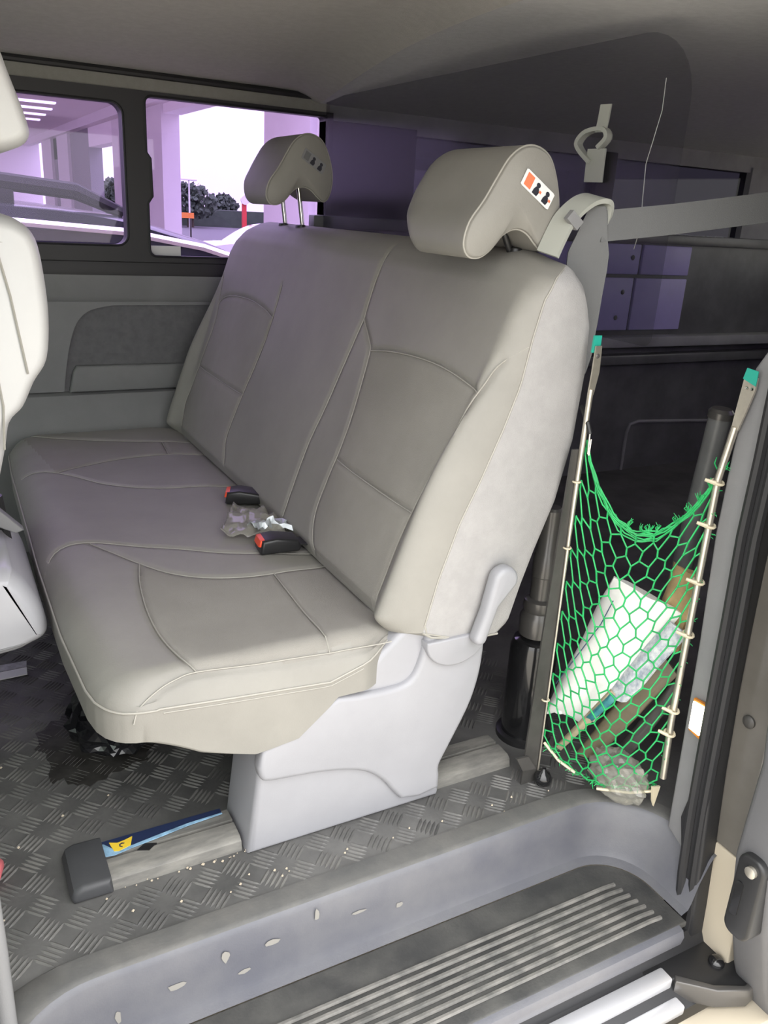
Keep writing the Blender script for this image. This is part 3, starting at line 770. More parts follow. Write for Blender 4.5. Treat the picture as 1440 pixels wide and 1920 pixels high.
for q in qs:
    line_x = np.array([interp(y, fy, fx) + q * (XR - interp(y, fy, fx)) for y in ypar])
    dist = polydist(line_x, ypar, list(C_LINES.values()))
    for i, y in enumerate(ypar):
        z = cush_top(line_x[i], y)
        d = min(y - Y0, Y1 - y)
        if d > 0.008: z -= 0.0055 * math.exp(-(dist[i] / 0.0065) ** 2) * (1 if q > 0.03 else 0)
        cv.append((line_x[i], tuck(line_x[i], y), z))
    for y in ybot:
        xf = interp(y, fy, fx); x = xf + q * (XR - xf)
        zb = interp(x, bx_, bz_)
        d = min(y - Y0, Y1 - y)
        if d > 0.1 and x > 0.4: zb = 0.235
        tt = min(1.0, (x - xf) / 0.20)
        zb = 0.300 + (min(zb, 0.300) - 0.300) * math.sqrt(max(0, 1 - (1 - tt) ** 2.0))
        zb = min(zb, cush_top(x, y) - 0.002)
        cv.append((x, tuck(x, y), zb))
ln = len(ypar) + len(ybot)
for i in range(len(qs) - 1):
    for k in range(ln):
        k2 = (k + 1) % ln
        cf.append((i * ln + k, i * ln + k2, (i + 1) * ln + k2, (i + 1) * ln + k))
nT = len(ypar)
for i in range(nT - 1):
    cf.append((i, ln - 1 - i, ln - 2 - i, i + 1))
    o_ = (len(qs) - 1) * ln; cf.append((o_ + i, o_ + i + 1, o_ + ln - 2 - i, o_ + ln - 1 - i))
cush = mesh('cushion', cv, cf, M['leather'], bench, True, 35)
for e_d in cush.data.edges:          # crisp stitched edge between top and side faces
    a_, b_ = e_d.vertices[0] % ln, e_d.vertices[1] % ln
    if a_ == b_ and a_ in (0, nT - 1, nT, ln - 1): e_d.use_edge_sharp = True
cush.data.materials.append(M['fabric'])
insA = C_LINES['arc'] + C_LINES['bolster'][12:] + C_LINES['b'][::-1][:-4]
insB = C_LINES['far_b'] + C_LINES['far_bolster'][::-1]
for p in cush.data.polygons:
    c = p.center
    if p.normal.z > 0.5 and (inpoly(c.x, c.y, insA) or inpoly(c.x, c.y, insB)): p.material_index = 1
for k, ln_ in C_LINES.items():
    tube('seam', [(x, y, cush_top(x, y) - 0.0022) for x, y in ln_], 0.0013, M['piping'], cush, 5)
pth = [(interp(y, fy, fx) + 0.002, y, cush_top(interp(y, fy, fx) + 0.002, y)) for y in list(np.linspace(Y1 - .03, Y0 + 0.10, 50)) + [Y0 + d_ for d_ in (.08, .06, .045, .033, .024, .017, .012, .008, .005, .003, .0015, .0006, 0)]]
pth = [(x - 0.0015, y, z + .001) for x, y, z in pth] + [(x, tuck(x, Y0) - 0.0005, cush_top(x, Y0)) for x in np.linspace(0.245, 0.69, 30)]
tube('edge_seam', pth, 0.0020, M['piping'], cush, 6)
tube('edge_seam', [(x, Y0 - 0.0005, cush_top(x, Y0) - 0.008) for x in np.linspace(0.25, 0.60, 24)], 0.0011, M['piping'], cush, 5)

# ---- side base: lower foot, overlapping upper cover, recliner cover
foot = [(0.393, 0.0), (0.794, 0.0), (0.796, 0.015), (0.786, 0.06), (0.784, 0.085), (0.800, 0.12), (0.838, 0.20), (0.853, 0.25), (0.860, 0.30), (0.861, 0.37),
        (0.84, 0.42), (0.70, 0.41), (0.60, 0.32), (0.45, 0.24), (0.415, 0.20), (0.412, 0.17)]
prism('seat_base', foot, 'y', 1.130, 1.265, M['seatplastic'], bench, bevel=0.012, seg=4)
wave = smoothline([(0.408, 0.188), (0.412, 0.168), (0.424, 0.158), (0.46, 0.153), (0.52, 0.146), (0.577, 0.134), (0.62, 0.117), (0.655, 0.088), (0.685, 0.048), (0.70, 0.030)], 4)
cover = wave + [(0.74, 0.022), (0.787, 0.030)] + smoothline([(0.786, 0.06), (0.784, 0.085), (0.800, 0.12), (0.838, 0.20), (0.853, 0.25), (0.860, 0.30), (0.861, 0.37)], 3) + \
        [(0.84, 0.42), (0.735, 0.42)] + smoothline([(0.728, 0.376), (0.720, 0.334), (0.705, 0.300), (0.675, 0.288), (0.60, 0.290), (0.555, 0.296)], 3) + [(0.51, 0.275), (0.46, 0.245), (0.415, 0.225)]
prism('side_cover', cover, 'y', 1.1175, 1.150, M['seatplastic'], bench, bevel=0.011, seg=4)
prism('cover_ledge', smoothline([(0.745, 0.40), (0.728, 0.34), (0.712, 0.300), (0.675, 0.280), (0.60, 0.282), (0.56, 0.288)], 3) + [(0.56, 0.25), (0.80, 0.25), (0.80, 0.40)], 'y', 1.135, 1.26, M['seatplastic'], bench, bevel=0.004)
rc = [(0.724, 0.372)] + [(0.790 + 0.066 * math.cos(math.pi + math.pi * k / 18), 0.368 + 0.054 * math.sin(math.pi + math.pi * k / 18)) for k in range(19)] + [(0.856, 0.372)]
prism('recliner_cover', rc, 'y', 1.108, 1.16, M['seatplastic'], bench, bevel=0.007, seg=3)
prism('seat_base', foot, 'y', 2.52, 2.64, M['seatplastic'], bench, bevel=0.012, seg=3)
box('seat_pan', 0.22, 0.90, 1.27, 2.52, 0.205, 0.236, M['black'], bench, bevel=0.004)
# recline lever: rounded head and tapering tail
hx, hz, tx, tz = 0.868, 0.482, 0.826, 0.372
ang = math.atan2(tz - hz, tx - hx); lev = []
for k in range(13):
    a = ang + math.pi / 2 + math.pi * k / 12; lev.append((hx + 0.0275 * math.cos(a), hz + 0.0275 * math.sin(a)))
lev.append((0.829, 0.425))
for k in range(9):
    a = ang - math.pi / 2 + math.pi * k / 8; lev.append((tx + 0.0135 * math.cos(a), tz + 0.0135 * math.sin(a)))
lev.append((0.858, 0.432))
lv = prism('recline_lever', lev, 'y', 1.082, 1.112, M['seatplastic'], bench, bevel=0.010, seg=4)
lv['label'] = 'pale grey recline lever'

# ---- headrests
hp = [(0.799, 1.038), (0.788, 1.058), (0.796, 1.092), (0.822, 1.128), (0.845, 1.166), (0.866, 1.197), (0.892, 1.215), (0.920, 1.217), (0.948, 1.203), (0.967, 1.170),
      (0.979, 1.128), (0.979, 1.092), (0.970, 1.062), (0.955, 1.050), (0.938, 1.060), (0.915, 1.079), (0.890, 1.085), (0.865, 1.074), (0.842, 1.049), (0.820, 1.036)]
prof = [(p.x, p.y) for p in catmull([(a, b, 0) for a, b in hp], 4)]
def headrest(y0, y1, dx, dz, near):
    cx, cz = 0.885, 1.128
    secs = []
    for k in range(9):
        a = math.pi / 2 * k / 8
        secs.append((y0 + 0.020 * (1 - math.cos(a)), 0.93 + 0.07 * math.sin(a)))
    for k in range(1, 10):
        secs.append((y0 + 0.020 + (y1 - 0.055 - y0 - 0.020) * k / 10, 1.0))
    for k in range(11):
        a = math.pi / 2 * k / 10
        secs.append((y1 - 0.055 + 0.055 * math.sin(a), 0.62 + 0.38 * math.cos(a)))
    V = []; n = len(prof)
    for (y, s) in secs:
        for a, b in prof:
            zz = cz + (b - cz) * s
            low = float(sm((1.145 - zz) / 0.11))      # the cushion narrows towards its lower far corner
            V.append((cx + dx + (a - cx) * s, y0 + (y - y0) * (1 - 0.26 * low), zz + dz))
    Fc = []
    for i in range(len(secs) - 1):
        for k in range(n):
            Fc.append((i * n + k, i * n + (k + 1) % n, (i + 1) * n + (k + 1) % n, (i + 1) * n + k))
    # near cap: slightly domed concentric rings
    rings = [(0.80, 0.004), (0.60, 0.007), (0.35, 0.009)]
    prev = 0
    for (s, d) in rings:
        o = len(V); V += [(cx + dx + (a - cx) * .93 * s, y0 - d, cz + dz + (b - cz) * .93 * s) for a, b in prof]
        for k in range(n): Fc.append((prev + k, prev + (k + 1) % n, o + (k + 1) % n, o + k))
        prev = o
    Fc.append(tuple(prev + k for k in range(n)))
    lb = (len(secs) - 1) * n
    Fc.append(tuple(lb + k for k in range(n)))
    h = mesh('headrest', V, Fc, M['leather'], bench, True, 60)
    # welt seam round the near face
    tube('welt', [(cx + dx + (a - cx) * 0.985, y0 + 0.0065, cz + dz + (b - cz) * 0.985) for a, b in prof], 0.0022, M['piping'], h, 6, closed=True)
    for yy in ((y0 + y1) / 2 - 0.065, (y0 + y1) / 2 + 0.065):
        tube('headrest_rod', [(0.905 + dx, yy, 1.10 + dz), (0.948 + dx * .2, yy, 1.02)], 0.0062, M['chrome'] if not near else M['black'], h, 10)
        lathe('rod_sleeve', [(0.016, 0), (0.015, 0.008), (0.009, 0.010)], (0.945, yy, 1.044), (0, 0, 1), M['black'], h, 14)
    # warning sticker on the near face: white tag, orange pictogram, two dark figures
    q = lambda u, v, d: (0.917 + dx + 0.031 * u + 0.006 * v, y0 - 0.0095 - d, 1.150 + dz - 0.019 * u + 0.0125 * v)
    U = [(-1, -.9), (-.9, -1), (.9, -1), (1, -.9), (1, .9), (.9, 1), (-.9, 1), (-1, .9)]
    st = mesh('warning_sticker', [q(a, b, 0.0) for a, b in U] + [q(a, b, .001) for a, b in U],
              [tuple(range(8)), tuple(range(8, 16))] + [(i, (i + 1) % 8, 8 + (i + 1) % 8, 8 + i) for i in range(8)], M['label'] if near else M['trim_light'], h, False)
    def blob(nm, pts, m): mesh(nm, [q(a, b, .0014) for a, b in pts], [tuple(range(len(pts)))], m, st, False)
    om = M['orange'] if near else M['felt_dark']
    blob('orange_pictogram', [(-.85, -.75), (-.40, -.75), (-.40, .75), (-.85, .75)], om)
    for c0 in (-0.05, 0.62):
        blob('figure_head', [(c0 + .13 * math.cos(a), .38 + .30 * math.sin(a)) for a in [i * math.pi / 5 for i in range(10)]], M['ink'])
        blob('figure_body', [(c0 - .20, -.80), (c0 + .12, -.80), (c0 + .18, -.30), (c0 + .10, .12), (c0 - .10, .12), (c0 - .18, -.30)], M['ink'])
        if near: blob('figure_mark', [(c0 + .16, -.25), (c0 + .30, -.25), (c0 + .30, .05), (c0 + .16, .05)], M['orange'])
    return h
h1 = headrest(1.195, 1.470, 0.0, 0.0, True)
h1['label'] = 'near grey headrest with white warning sticker'
h2 = headrest(2.200, 2.470, 0.028, 0.066, False)
h2['label'] = 'raised far headrest on chrome rods'

# ================================================================== FRONT CABIN (light enters through its glass)
fw = box('wall_front', FRONT_X - 0.06, FRONT_X, 0.74, WALL_Y, -0.04, 0.90, M['cargo_ceiling']); struct(fw, 'front bulkhead below the windscreen')
box('windscreen_header', FRONT_X - 0.06, FRONT_X, 0.74, WALL_Y + .08, 1.33, 1.56, M['headliner_trim'], fw)
nd = box('door_2', FRONT_X - .06, -0.30, 0.70, 0.79, -0.25, 0.92, M['doortrim'], bevel=0.01); struct(nd, 'front passenger door beside the step')
box('door_frame', -0.34, -0.09, 0.70, 0.80, -0.15, 1.45, M['pillar'], nd, bevel=0.02)
prism('windscreen', [(0.78, 0.89), (WALL_Y, 0.89), (WALL_Y, 1.34), (0.78, 1.34)], 'x', FRONT_X - 0.04, FRONT_X - 0.035, GLASSCLEAR, fw)
prism('door_glass', [(FRONT_X, 0.91), (-0.33, 0.91), (-0.33, 1.41), (FRONT_X, 1.41)], 'y', 0.745, 0.749, GLASSCLEAR, nd)
ls = tube('trim_8', [(-0.018, 0.95, 0.0), (-0.018, 0.95, 0.15), (-0.019, 0.95, 0.30), (-0.025, 0.95, 0.5)], [0.013, 0.013, 0.012, 0.012], M['trim_light'], None, 12)
struct(ls, 'grey upright trim strip at the left end of the step')

def rounded_prism(name, prof2, y0, y1, r, material, parent, n=6, smooth_prof=True, sub=4, inset=0.5):
    pf = [(p.x, p.y) for p in catmull([(a, b, 0) for a, b in prof2], sub)] if smooth_prof else prof2
    cx = sum(p[0] for p in pf) / len(pf); cz = sum(p[1] for p in pf) / len(pf)
    m = len(pf)
    # inward normals for a true inset
    nrm = []
    area = sum(pf[i][0] * pf[(i + 1) % m][1] - pf[(i + 1) % m][0] * pf[i][1] for i in range(m))
    sg = 1 if area > 0 else -1
    for i in range(m):
        tx_, tz_ = pf[(i + 1) % m][0] - pf[i - 1][0], pf[(i + 1) % m][1] - pf[i - 1][1]
        l = math.hypot(tx_, tz_) + 1e-9; nrm.append((-tz_ / l * sg, tx_ / l * sg))
    secs = []
    for k in range(n + 1):
        a = math.pi / 2 * k / n; secs.append((y0 + r * (1 - math.sin(a)), r * inset * (1 - math.cos(a))))
    secs = secs[::-1] if False else [(y0 + r * (1 - math.sin(math.pi / 2 * k / n)), r * inset * (1 - math.cos(math.pi / 2 * k / n)) ) for k in range(n, -1, -1)]
    secs = [(y0 + r * (1 - math.cos(math.pi / 2 * k / n)), r * inset * (1 - math.sin(math.pi / 2 * k / n))) for k in range(n + 1)]
    secs += [(y1 - (b[0] - y0), b[1]) for b in secs[::-1]]
    V = []; Fc = []
    for y, ins in secs:
        V += [(pf[i][0] + nrm[i][0] * ins, y, pf[i][1] + nrm[i][1] * ins) for i in range(m)]
    for i in range(len(secs) - 1):
        for k in range(m): Fc.append((i * m + k, i * m + (k + 1) % m, (i + 1) * m + (k + 1) % m, (i + 1) * m + k))
    Fc.append(tuple(range(m))); Fc.append(tuple((len(secs) - 1) * m + k for k in range(m)))
    return mesh(name, V, Fc, material, parent, True, 50)

fs = thing('front_seat', (-0.10, 1.62, 0.0), 'pale leather front seat with headrest at the left edge', 'seat')
fh = rounded_prism('headrest', [(0.055, 1.375), (0.095, 1.35), (0.125, 1.30), (0.139, 1.259), (0.158, 1.200), (0.160, 1.176), (0.144, 1.160), (0.105, 1.150), (0.04, 1.147), (0.0, 1.155), (-0.01, 1.20), (0.0, 1.29), (0.02, 1.36)],
                   1.40, 1.70, 0.05, M['white_leather'], fs, 6, True, 4, 0.35)
tube('seam', [(0.148, 1.42, 1.176), (0.12, 1.405, 1.182), (0.06, 1.399, 1.180), (0.0, 1.40, 1.18)], 0.002, M['piping'], fh, 6)
tube('seam', [(0.070, 1.398, 1.35), (0.095, 1.398, 1.27), (0.115, 1.398, 1.185)], 0.002, M['piping'], fh, 6)
for yy in (1.49, 1.61): tube('headrest_rod', [(0.04, yy, 1.16), (0.03, yy, 1.04)], 0.007, M['chrome'], fh, 10)
fb = rounded_prism('backrest', [(0.0, 1.068), (0.06, 1.069), (0.107, 1.066), (0.138, 1.055), (0.158, 1.030), (0.166, 0.975), (0.168, 0.910), (0.160, 0.846), (0.138, 0.810), (0.118, 0.770), (0.095, 0.744), (0.082, 0.690), (0.05, 0.58), (0.0, 0.48), (-0.1, 0.44), (-0.16, 0.5), (-0.10, 0.75), (-0.06, 1.0), (-0.03, 1.055)],
                   1.40, 1.89, 0.06, M['white_leather'], fs, 6, True, 4, 0.35)
tube('seam', [(0.155, 1.43, 1.022), (0.12, 1.403, 1.026), (0.06, 1.398, 1.028), (0.0, 1.398, 1.028)], 0.002, M['piping'], fb, 6)
tube('seam', [(0.095, 1.398, 1.028), (0.110, 1.398, 0.95), (0.125, 1.398, 0.83)], 0.002, M['piping'], fb, 6)
tube('seam', [(0.060, 1.398, 1.028), (0.075, 1.398, 0.90), (0.085, 1.398, 0.78), (0.08, 1.398, 0.71)], 0.002, M['piping'], fb, 6)
rounded_prism('side_shell', [(0.045, 0.452), (0.085, 0.436), (0.115, 0.385), (0.130, 0.335), (0.128, 0.308), (0.10, 0.292), (0.04, 0.278), (-0.2, 0.27), (-0.45, 0.28), (-0.5, 0.36), (-0.42, 0.43), (-0.2, 0.46)],
              1.50, 1.95, 0.05, M['white_gloss'], fs, 6, True, 4, 0.5)
tube('shell_groove', [(0.127, 1.525, 0.318), (0.08, 1.502, 0.304), (0.0, 1.498, 0.295), (-0.2, 1.498, 0.29)], 0.0025, M['trim_light'], fs, 6)
rounded_prism('cushion', [(0.0, 0.50), (-0.2, 0.52), (-0.45, 0.52), (-0.55, 0.48), (-0.5, 0.42), (-0.2, 0.40), (0.0, 0.42)], 1.44, 1.90, 0.05, M['white_leather'], fs, 6, True, 4, 0.5)
box('seat_leg', -0.36, -0.05, 1.56, 1.60, 0.0, 0.30, M['black'], fs)
box('seat_leg', -0.36, -0.05, 1.84, 1.88, 0.0, 0.30, M['black'], fs)
tube('belt_stalk', [(0.06, 1.72, 0.30), (0.085, 1.75, 0.42), (0.075, 1.74, 0.52)], 0.012, M['black'], fs, 8)
prism('buckle_flap', [(0.02, 0.55), (0.05, 0.545), (0.115, 0.47), (0.10, 0.465), (0.02, 0.51)], 'y', 1.66, 1.69, M['trim_light'], fs, bevel=0.003)

# ================================================================== THINGS ON AND AROUND THE BENCH
def buckle(loc, rz, tilt, label):
    t = thing('seat_belt_buckle', loc, label, 'buckle', 'seat belt buckles lying on the bench')
    t.rotation_euler = (0, tilt, rz)
    # built around the origin, pointing to -x
    pts = [(-0.045, 0.002), (-0.040, 0.030), (-0.01, 0.034), (0.040, 0.026), (0.046, 0.010), (0.042, 0.001), (-0.04, -0.001)]
    b = prism('buckle_body', pts, 'y', -0.029, 0.029, M['black'], None, bevel=0.006)
    r = prism('red_button', [(-0.0475, 0.016), (-0.0435, 0.030), (-0.034, 0.0315), (-0.034, 0.012)], 'y', -0.022, 0.022, M['red'], None, bevel=0.003)
    w = strip('webbing', [(0.040, 0, 0.014), (0.075, 0.0, 0.012), (0.11, 0.0, 0.004)], (0, 0.022, 0), 0.003, M['black'])
    for o in (b, r, w): o.parent = t
    return t
b1 = buckle((0.645, 1.885, 0.396), math.radians(-22), 0.0, 'black buckle with red button farther from the camera, above the wrapper')
b2 = buckle((0.612, 1.565, 0.396), math.radians(-6), 0.0, 'black buckle with red button nearest the camera, below the wrapper')

# clear wrapper, crumpled, between the buckles
corner = [(0.520, 1.655), (0.585, 1.625), (0.665, 1.60), (0.675, 1.70), (0.640, 1.765), (0.602, 1.835)]
nu, nv = 22, 16
rng = np.random.RandomState(4)
kn = rng.normal(0, 1, (8, 8))
def vnoise(a, b):
    a = a % 7; b = b % 7; i, j = int(a), int(b); fa, fb_ = a - i, b - j
    fa = fa * fa * (3 - 2 * fa); fb_ = fb_ * fb_ * (3 - 2 * fb_)
    return (kn[i, j] * (1 - fa) + kn[i + 1, j] * fa) * (1 - fb_) + (kn[i, j + 1] * (1 - fa) + kn[i + 1, j + 1] * fa) * fb_
wv, wf = [], []
A, B, C_, D = [Vector((*c, 0)) for c in ((0.602, 1.840), (0.512, 1.660), (0.662, 1.585), (0.690, 1.745))]
for i in range(nu + 1):
    for j in range(nv + 1):
        s, t = i / nu, j / nv
        p = (A * (1 - s) + D * s) * (1 - t) + (B * (1 - s) + C_ * s) * t
        z = cush_top(min(p.x, 0.69), p.y) + 0.012 + 0.006 * abs(vnoise(s * 5, t * 5)) + 0.006 * vnoise(s * 11 + 3, t * 9) * .6 + 0.012 * math.sin(math.pi * s) * math.sin(math.pi * t)
        wv.append((p.x, p.y, max(z, cush_top(min(p.x, 0.69), p.y) + 0.004)))
for i in range(nu):
    for j in range(nv):
        a = i * (nv + 1) + j; wf.append((a, a + 1, a + nv + 2, a + nv + 1))
wrap = mesh('plastic_wrapper', wv, wf, CLEARBAG, None, True, 25)
md = wrap.modifiers.new('film', 'SOLIDIFY'); md.thickness = 0.0015
tag(wrap, 'crumpled clear plastic wrapper lying between the two buckles', 'wrapper')
fv, ff = [], []
for i in range(13):
    for j in range(9):
        s, t = i / 12, j / 8
        x = 0.585 + 0.075 * s + 0.01 * vnoise(s * 3, t * 3); y = 1.625 + 0.055 * t + 0.008 * vnoise(s * 4, t * 2 + 2)
        fv.append((x, y, cush_top(min(x, .69), y) + 0.030 + 0.010 * vnoise(s * 7, t * 6)))
for i in range(12):
    for j in range(8):
        a = i * 9 + j; ff.append((a, a + 1, a + 10, a + 9))
foil = mesh('foil_scrap', fv, ff, mat('silver_foil', (0.50, 0.53, 0.55), 0.4, metal=0.5), wrap, False)

# shoulder belt: guide loop on the bench shoulder, strap down and strap to the pillar
gd = thing('belt_guide', (0.955, 1.17, 1.04), 'pale grey belt guide loop on the near shoulder of the bench', 'belt guide')
gpts = [(0.942, 1.17, 1.048), (0.955, 1.17, 1.078), (0.972, 1.17, 1.108), (1.000, 1.17, 1.132), (1.025, 1.17, 1.142), (1.047, 1.17, 1.140), (1.055, 1.17, 1.125), (1.052, 1.17, 1.100), (1.048, 1.17, 1.085)]
gs = catmull(gpts, 4, closed=False)
wid = [Vector((0, 0.020 - 0.012 * min(1, max(0, (i - 18) / 12)), 0.0)) + Vector((-0.006, 0, 0.004)) for i in range(len(gs))]
strip('guide_band', gs, wid, 0.008, M['guide'], gd)
strip('guide_clip', [(0.968, 1.152, 1.098), (0.980, 1.152, 1.112)], Vector((0.012, 0, -0.009)), 0.010, M['trim_light'], gd)
sb = thing('shoulder_belt', (1.03, 1.16, 0.75), 'grey shoulder belt webbing running from the guide loop to the pillar', 'seat belt')
dn = catmull([(1.036, 1.165, 1.130), (1.030, 1.165, 1.085), (1.030, 1.168, 1.040), (1.036, 1.170, 0.98), (1.044, 1.172, 0.92), (1.044, 1.172, 0.88), (1.036, 1.174, 0.84)], 4, closed=False)
wd = [Vector((0.006 + 0.030 * min(1, i / 7.0) * max(0.45, 1 - max(0, i - 9) / 14), -0.012, 0.0)) for i in range(len(dn))]
strip('lap_run', dn, wd, 0.003, M['belt'], sb)
ac = catmull([(1.046, 1.160, 1.098), (1.10, 1.150, 1.105), (1.18, 1.125, 1.117), (1.30, 1.085, 1.138), (1.45, 1.03, 1.165), (1.62, 0.97, 1.19)], 4, closed=False)
wd = [Vector((0.003, 0.004, 0.026)) for i in range(len(ac))]
strip('pillar_run', ac, wd, 0.003, M['belt'], sb)

# hanging loop behind the acrylic sheet
hl = thing('hanging_loop', (1.22, 1.42, 1.18), 'pale grey strap loop stuck to the clear sheet above the shoulder belt', 'strap')
k_ = 1.222 / 1.09
def hp3(x, z): return (1.222 + (x - 1.09) * 0.25, 1.25 * k_ - (x - 1.09) * 0.95, 1.1 + (z - 1.1) * k_)
lp = catmull([hp3(x, z) for x, z in ((1.078, 1.206), (1.050, 1.226), (1.043, 1.240), (1.062, 1.256), (1.100, 1.260), (1.112, 1.246), (1.094, 1.229))], 4, closed=False)
strip('loop_band', lp, Vector((-0.010, -0.003, 0.0)), 0.008, M['guide'], hl)
strip('strap', [hp3(1.090, 1.228), hp3(1.090, 1.20), hp3(1.091, 1.172)], Vector((0.004, -0.022, 0)), 0.004, M['guide'], hl)
strip('strap', [hp3(1.093, 1.255), hp3(1.096, 1.275), hp3(1.098, 1.30)], Vector((0.003, -0.012, 0)), 0.004, M['guide'], hl)
th = tube('white_thread', [(1.203, 1.222, 1.352), (1.203, 1.220, 1.30), (1.2, 1.228, 1.25), (1.197, 1.234, 1.21), (1.2, 1.232, 1.15), (1.203, 1.229, 1.10), (1.2, 1.235, 1.06)], 0.0008, M['string'], None, 5)
tag(th, 'thin white thread dangling behind the shoulder belt', 'thread')

# ---- seat rail on the floor with its torn label
rl = thing('seat_rail', (0.5, 1.20, 0.0), 'dusty grey metal seat rail on the floor under the bench', 'rail')
prism('rail_body', [(1.148, 0.0), (1.152, 0.018), (1.160, 0.024), (1.196, 0.026), (1.1985, 0.014), (1.2025, 0.014), (1.204, 0.026), (1.236, 0.024), (1.244, 0.0)], 'x', 0.150, 0.388, mat('dusty_steel', (0.15, 0.145, 0.135), 0.55, metal=0.2, rgb2=(0.26, 0.25, 0.225), var_scale=14, stretch=(1, 4, 4)), rl)
prism('rail_body', [(1.148, 0.0), (1.152, 0.018), (1.160, 0.024), (1.196, 0.026), (1.1985, 0.014), (1.2025, 0.014), (1.204, 0.026), (1.236, 0.024), (1.244, 0.0)], 'x', 0.800, 0.985, MATS['dusty_steel'], rl)
prism('end_cap', [(0.098, 0.0), (0.094, 0.012), (0.100, 0.026), (0.115, 0.032), (0.160, 0.031), (0.163, 0.0)], 'y', 1.140, 1.256, mat('dark_end_cap', (0.055, 0.056, 0.06), 0.55, var=.1, var_scale=10), rl, bevel=0.010, seg=4)
prism('rail_hole', [(0.212, 1.196), (0.232, 1.188), (0.248, 1.200), (0.228, 1.208)], 'z', 0.024, 0.0268, M['black'], rl)
lb = prism('torn_film', [(0.150, 1.206), (0.175, 1.202), (0.21, 1.208), (0.25, 1.214), (0.31, 1.222), (0.375, 1.226), (0.375, 1.240), (0.15, 1.240)], 'z', 0.0262, 0.0275, M['navy'], rl)
prism('film_edge', [(0.150, 1.203), (0.175, 1.199), (0.21, 1.205), (0.25, 1.210), (0.31, 1.219), (0.375, 1.224), (0.375, 1.227), (0.31, 1.225), (0.25, 1.217), (0.21, 1.211), (0.18, 1.208), (0.163, 1.232), (0.150, 1.236)], 'z', 0.0270, 0.0282, M['bluefilm'], lb)
ye = prism('yellow_sticker', [(0.172, 1.232), (0.176, 1.208), (0.184, 1.205), (0.205, 1.211), (0.212, 1.232), (0.198, 1.228), (0.185, 1.226)], 'z', 0.0275, 0.0288, M['yellow'], lb)
mesh('sticker_mark', [(0.192 + 0.006 * math.cos(a), 1.217 + 0.006 * math.sin(a), 0.0291) for a in (0.6, 1.6, 2.6, 3.6, 4.6)] + [(0.192 + 0.0035 * math.cos(a), 1.217 + 0.003 * math.sin(a), 0.0291) for a in (4.6, 3.6, 2.6, 1.6, 0.6)], [(0, 1, 8, 9), (1, 2, 7, 8), (2, 3, 6, 7), (3, 4, 5, 6)], M['navy'], ye, False)

# ---- litter on the floor
def blobmesh(name, loc, sx_, sy_, sz_, material, seed, amp=0.25, sub=3, flat=True, parent=None, freq=3.5):
    bm = bmesh.new(); bmesh.ops.create_icosphere(bm, subdivisions=sub, radius=1)
    rg = np.random.RandomState(seed); dirs = rg.normal(0, 1, (14, 3)); dirs /= np.linalg.norm(dirs, axis=1)[:, None]; am = rg.uniform(-1, 1, 14)
    for v in bm.verts:
        n = np.array(v.co); k = sum(am[i] * abs(math.sin(freq * dirs[i].dot(n) + i)) for i in range(14)) / 5
        f = 1 + amp * k
        v.co = Vector((n[0] * f * sx_, n[1] * f * sy_, max(-0.9, n[2]) * f * sz_)) + Vector(loc)
    zmin = min(v.co.z for v in bm.verts)
    for v in bm.verts: v.co.z -= zmin - (loc[2] - sz_ * 0.9 if loc[2] - sz_ * .9 > 0 else 0.0)
    return from_bm(name, bm, material, parent, not flat, 30)
bag = blobmesh('black_plastic_bag', (0.245, 1.585, 0.0), 0.095, 0.14, 0.060, M['bagblack'], 3, 0.75, 4, True, None, 6.5)
tag(bag, 'crumpled glossy black plastic bag on the floor under the bench front', 'bag')
rgd = random.Random(11)
floor_patch_pts = catmull([(0.09, 1.62, 0), (0.13, 1.70, 0), (0.2, 1.72, 0), (0.3, 1.66, 0), (0.33, 1.5, 0), (0.24, 1.44, 0), (0.16, 1.44, 0), (0.12, 1.47, 0), (0.10, 1.52, 0)], 5)
floor_patch = prism('dark_patch', [(0.2 + (p.x - 0.2) * k_j, 1.57 + (p.y - 1.57) * k_j) for p, k_j in [(p, rgd.uniform(0.80, 1.06)) for p in floor_patch_pts]], 'z', 0.0005, 0.0016, mat('dark_patch_tone', (0.026, 0.024, 0.022), 0.5, rgb2=(0.06, 0.057, 0.053), var_scale=22), floor)  # irregular dark patch on the floor round the bag
ps = prism('paper_strip', [(-0.06, 1.905), (0.108, 1.912), (0.110, 1.945), (-0.06, 1.940)], 'z', 0.003, 0.0055, M['label'], None)
tag(ps, 'white printed paper strip lying on the floor', 'paper')
prism('paper_print', [(-0.06, 1.945), (0.110, 1.949), (0.113, 1.978), (-0.06, 1.98)], 'z', 0.003, 0.005, mat('grey_print_paper', (0.42, 0.42, 0.44), 0.4, var=.3, var_scale=40), ps)
pk = blobmesh('pink_scrap', (-0.028, 1.262, 0.0), 0.036, 0.045, 0.020, M['pinkplastic'], 9, 0.3, 3, False)
tag(pk, 'small pink and white plastic scrap on the tread mat', 'scrap')
rg = random.Random(5)
cvv, cff = [], []
for k in range(70):
    if k < 28: x, y = rg.uniform(0.14, 0.42), 1.141 + rg.gauss(0, 0.004)
    elif k < 50: x, y = rg.uniform(-0.05, 0.5), rg.uniform(1.05, 1.75)
    else: x, y = rg.uniform(0.1, 1.05), rg.uniform(1.00, 1.09)
    if 0.40 < x < 0.80 and y > 1.11: continue
    s = rg.uniform(0.0012, 0.0032); o = len(cvv)
    cvv += [(x - s, y, 0.003), (x, y - s, 0.003), (x + s, y + .3 * s, 0.003), (x, y + s, 0.003), (x, y, 0.003 + s * 1.2)]
    cff += [(o, o + 1, o + 4), (o + 1, o + 2, o + 4), (o + 2, o + 3, o + 4), (o + 3, o, o + 4), (o + 3, o + 2, o + 1, o)]
cr = mesh('crumbs', cvv, cff, M['crumb'], None, False)
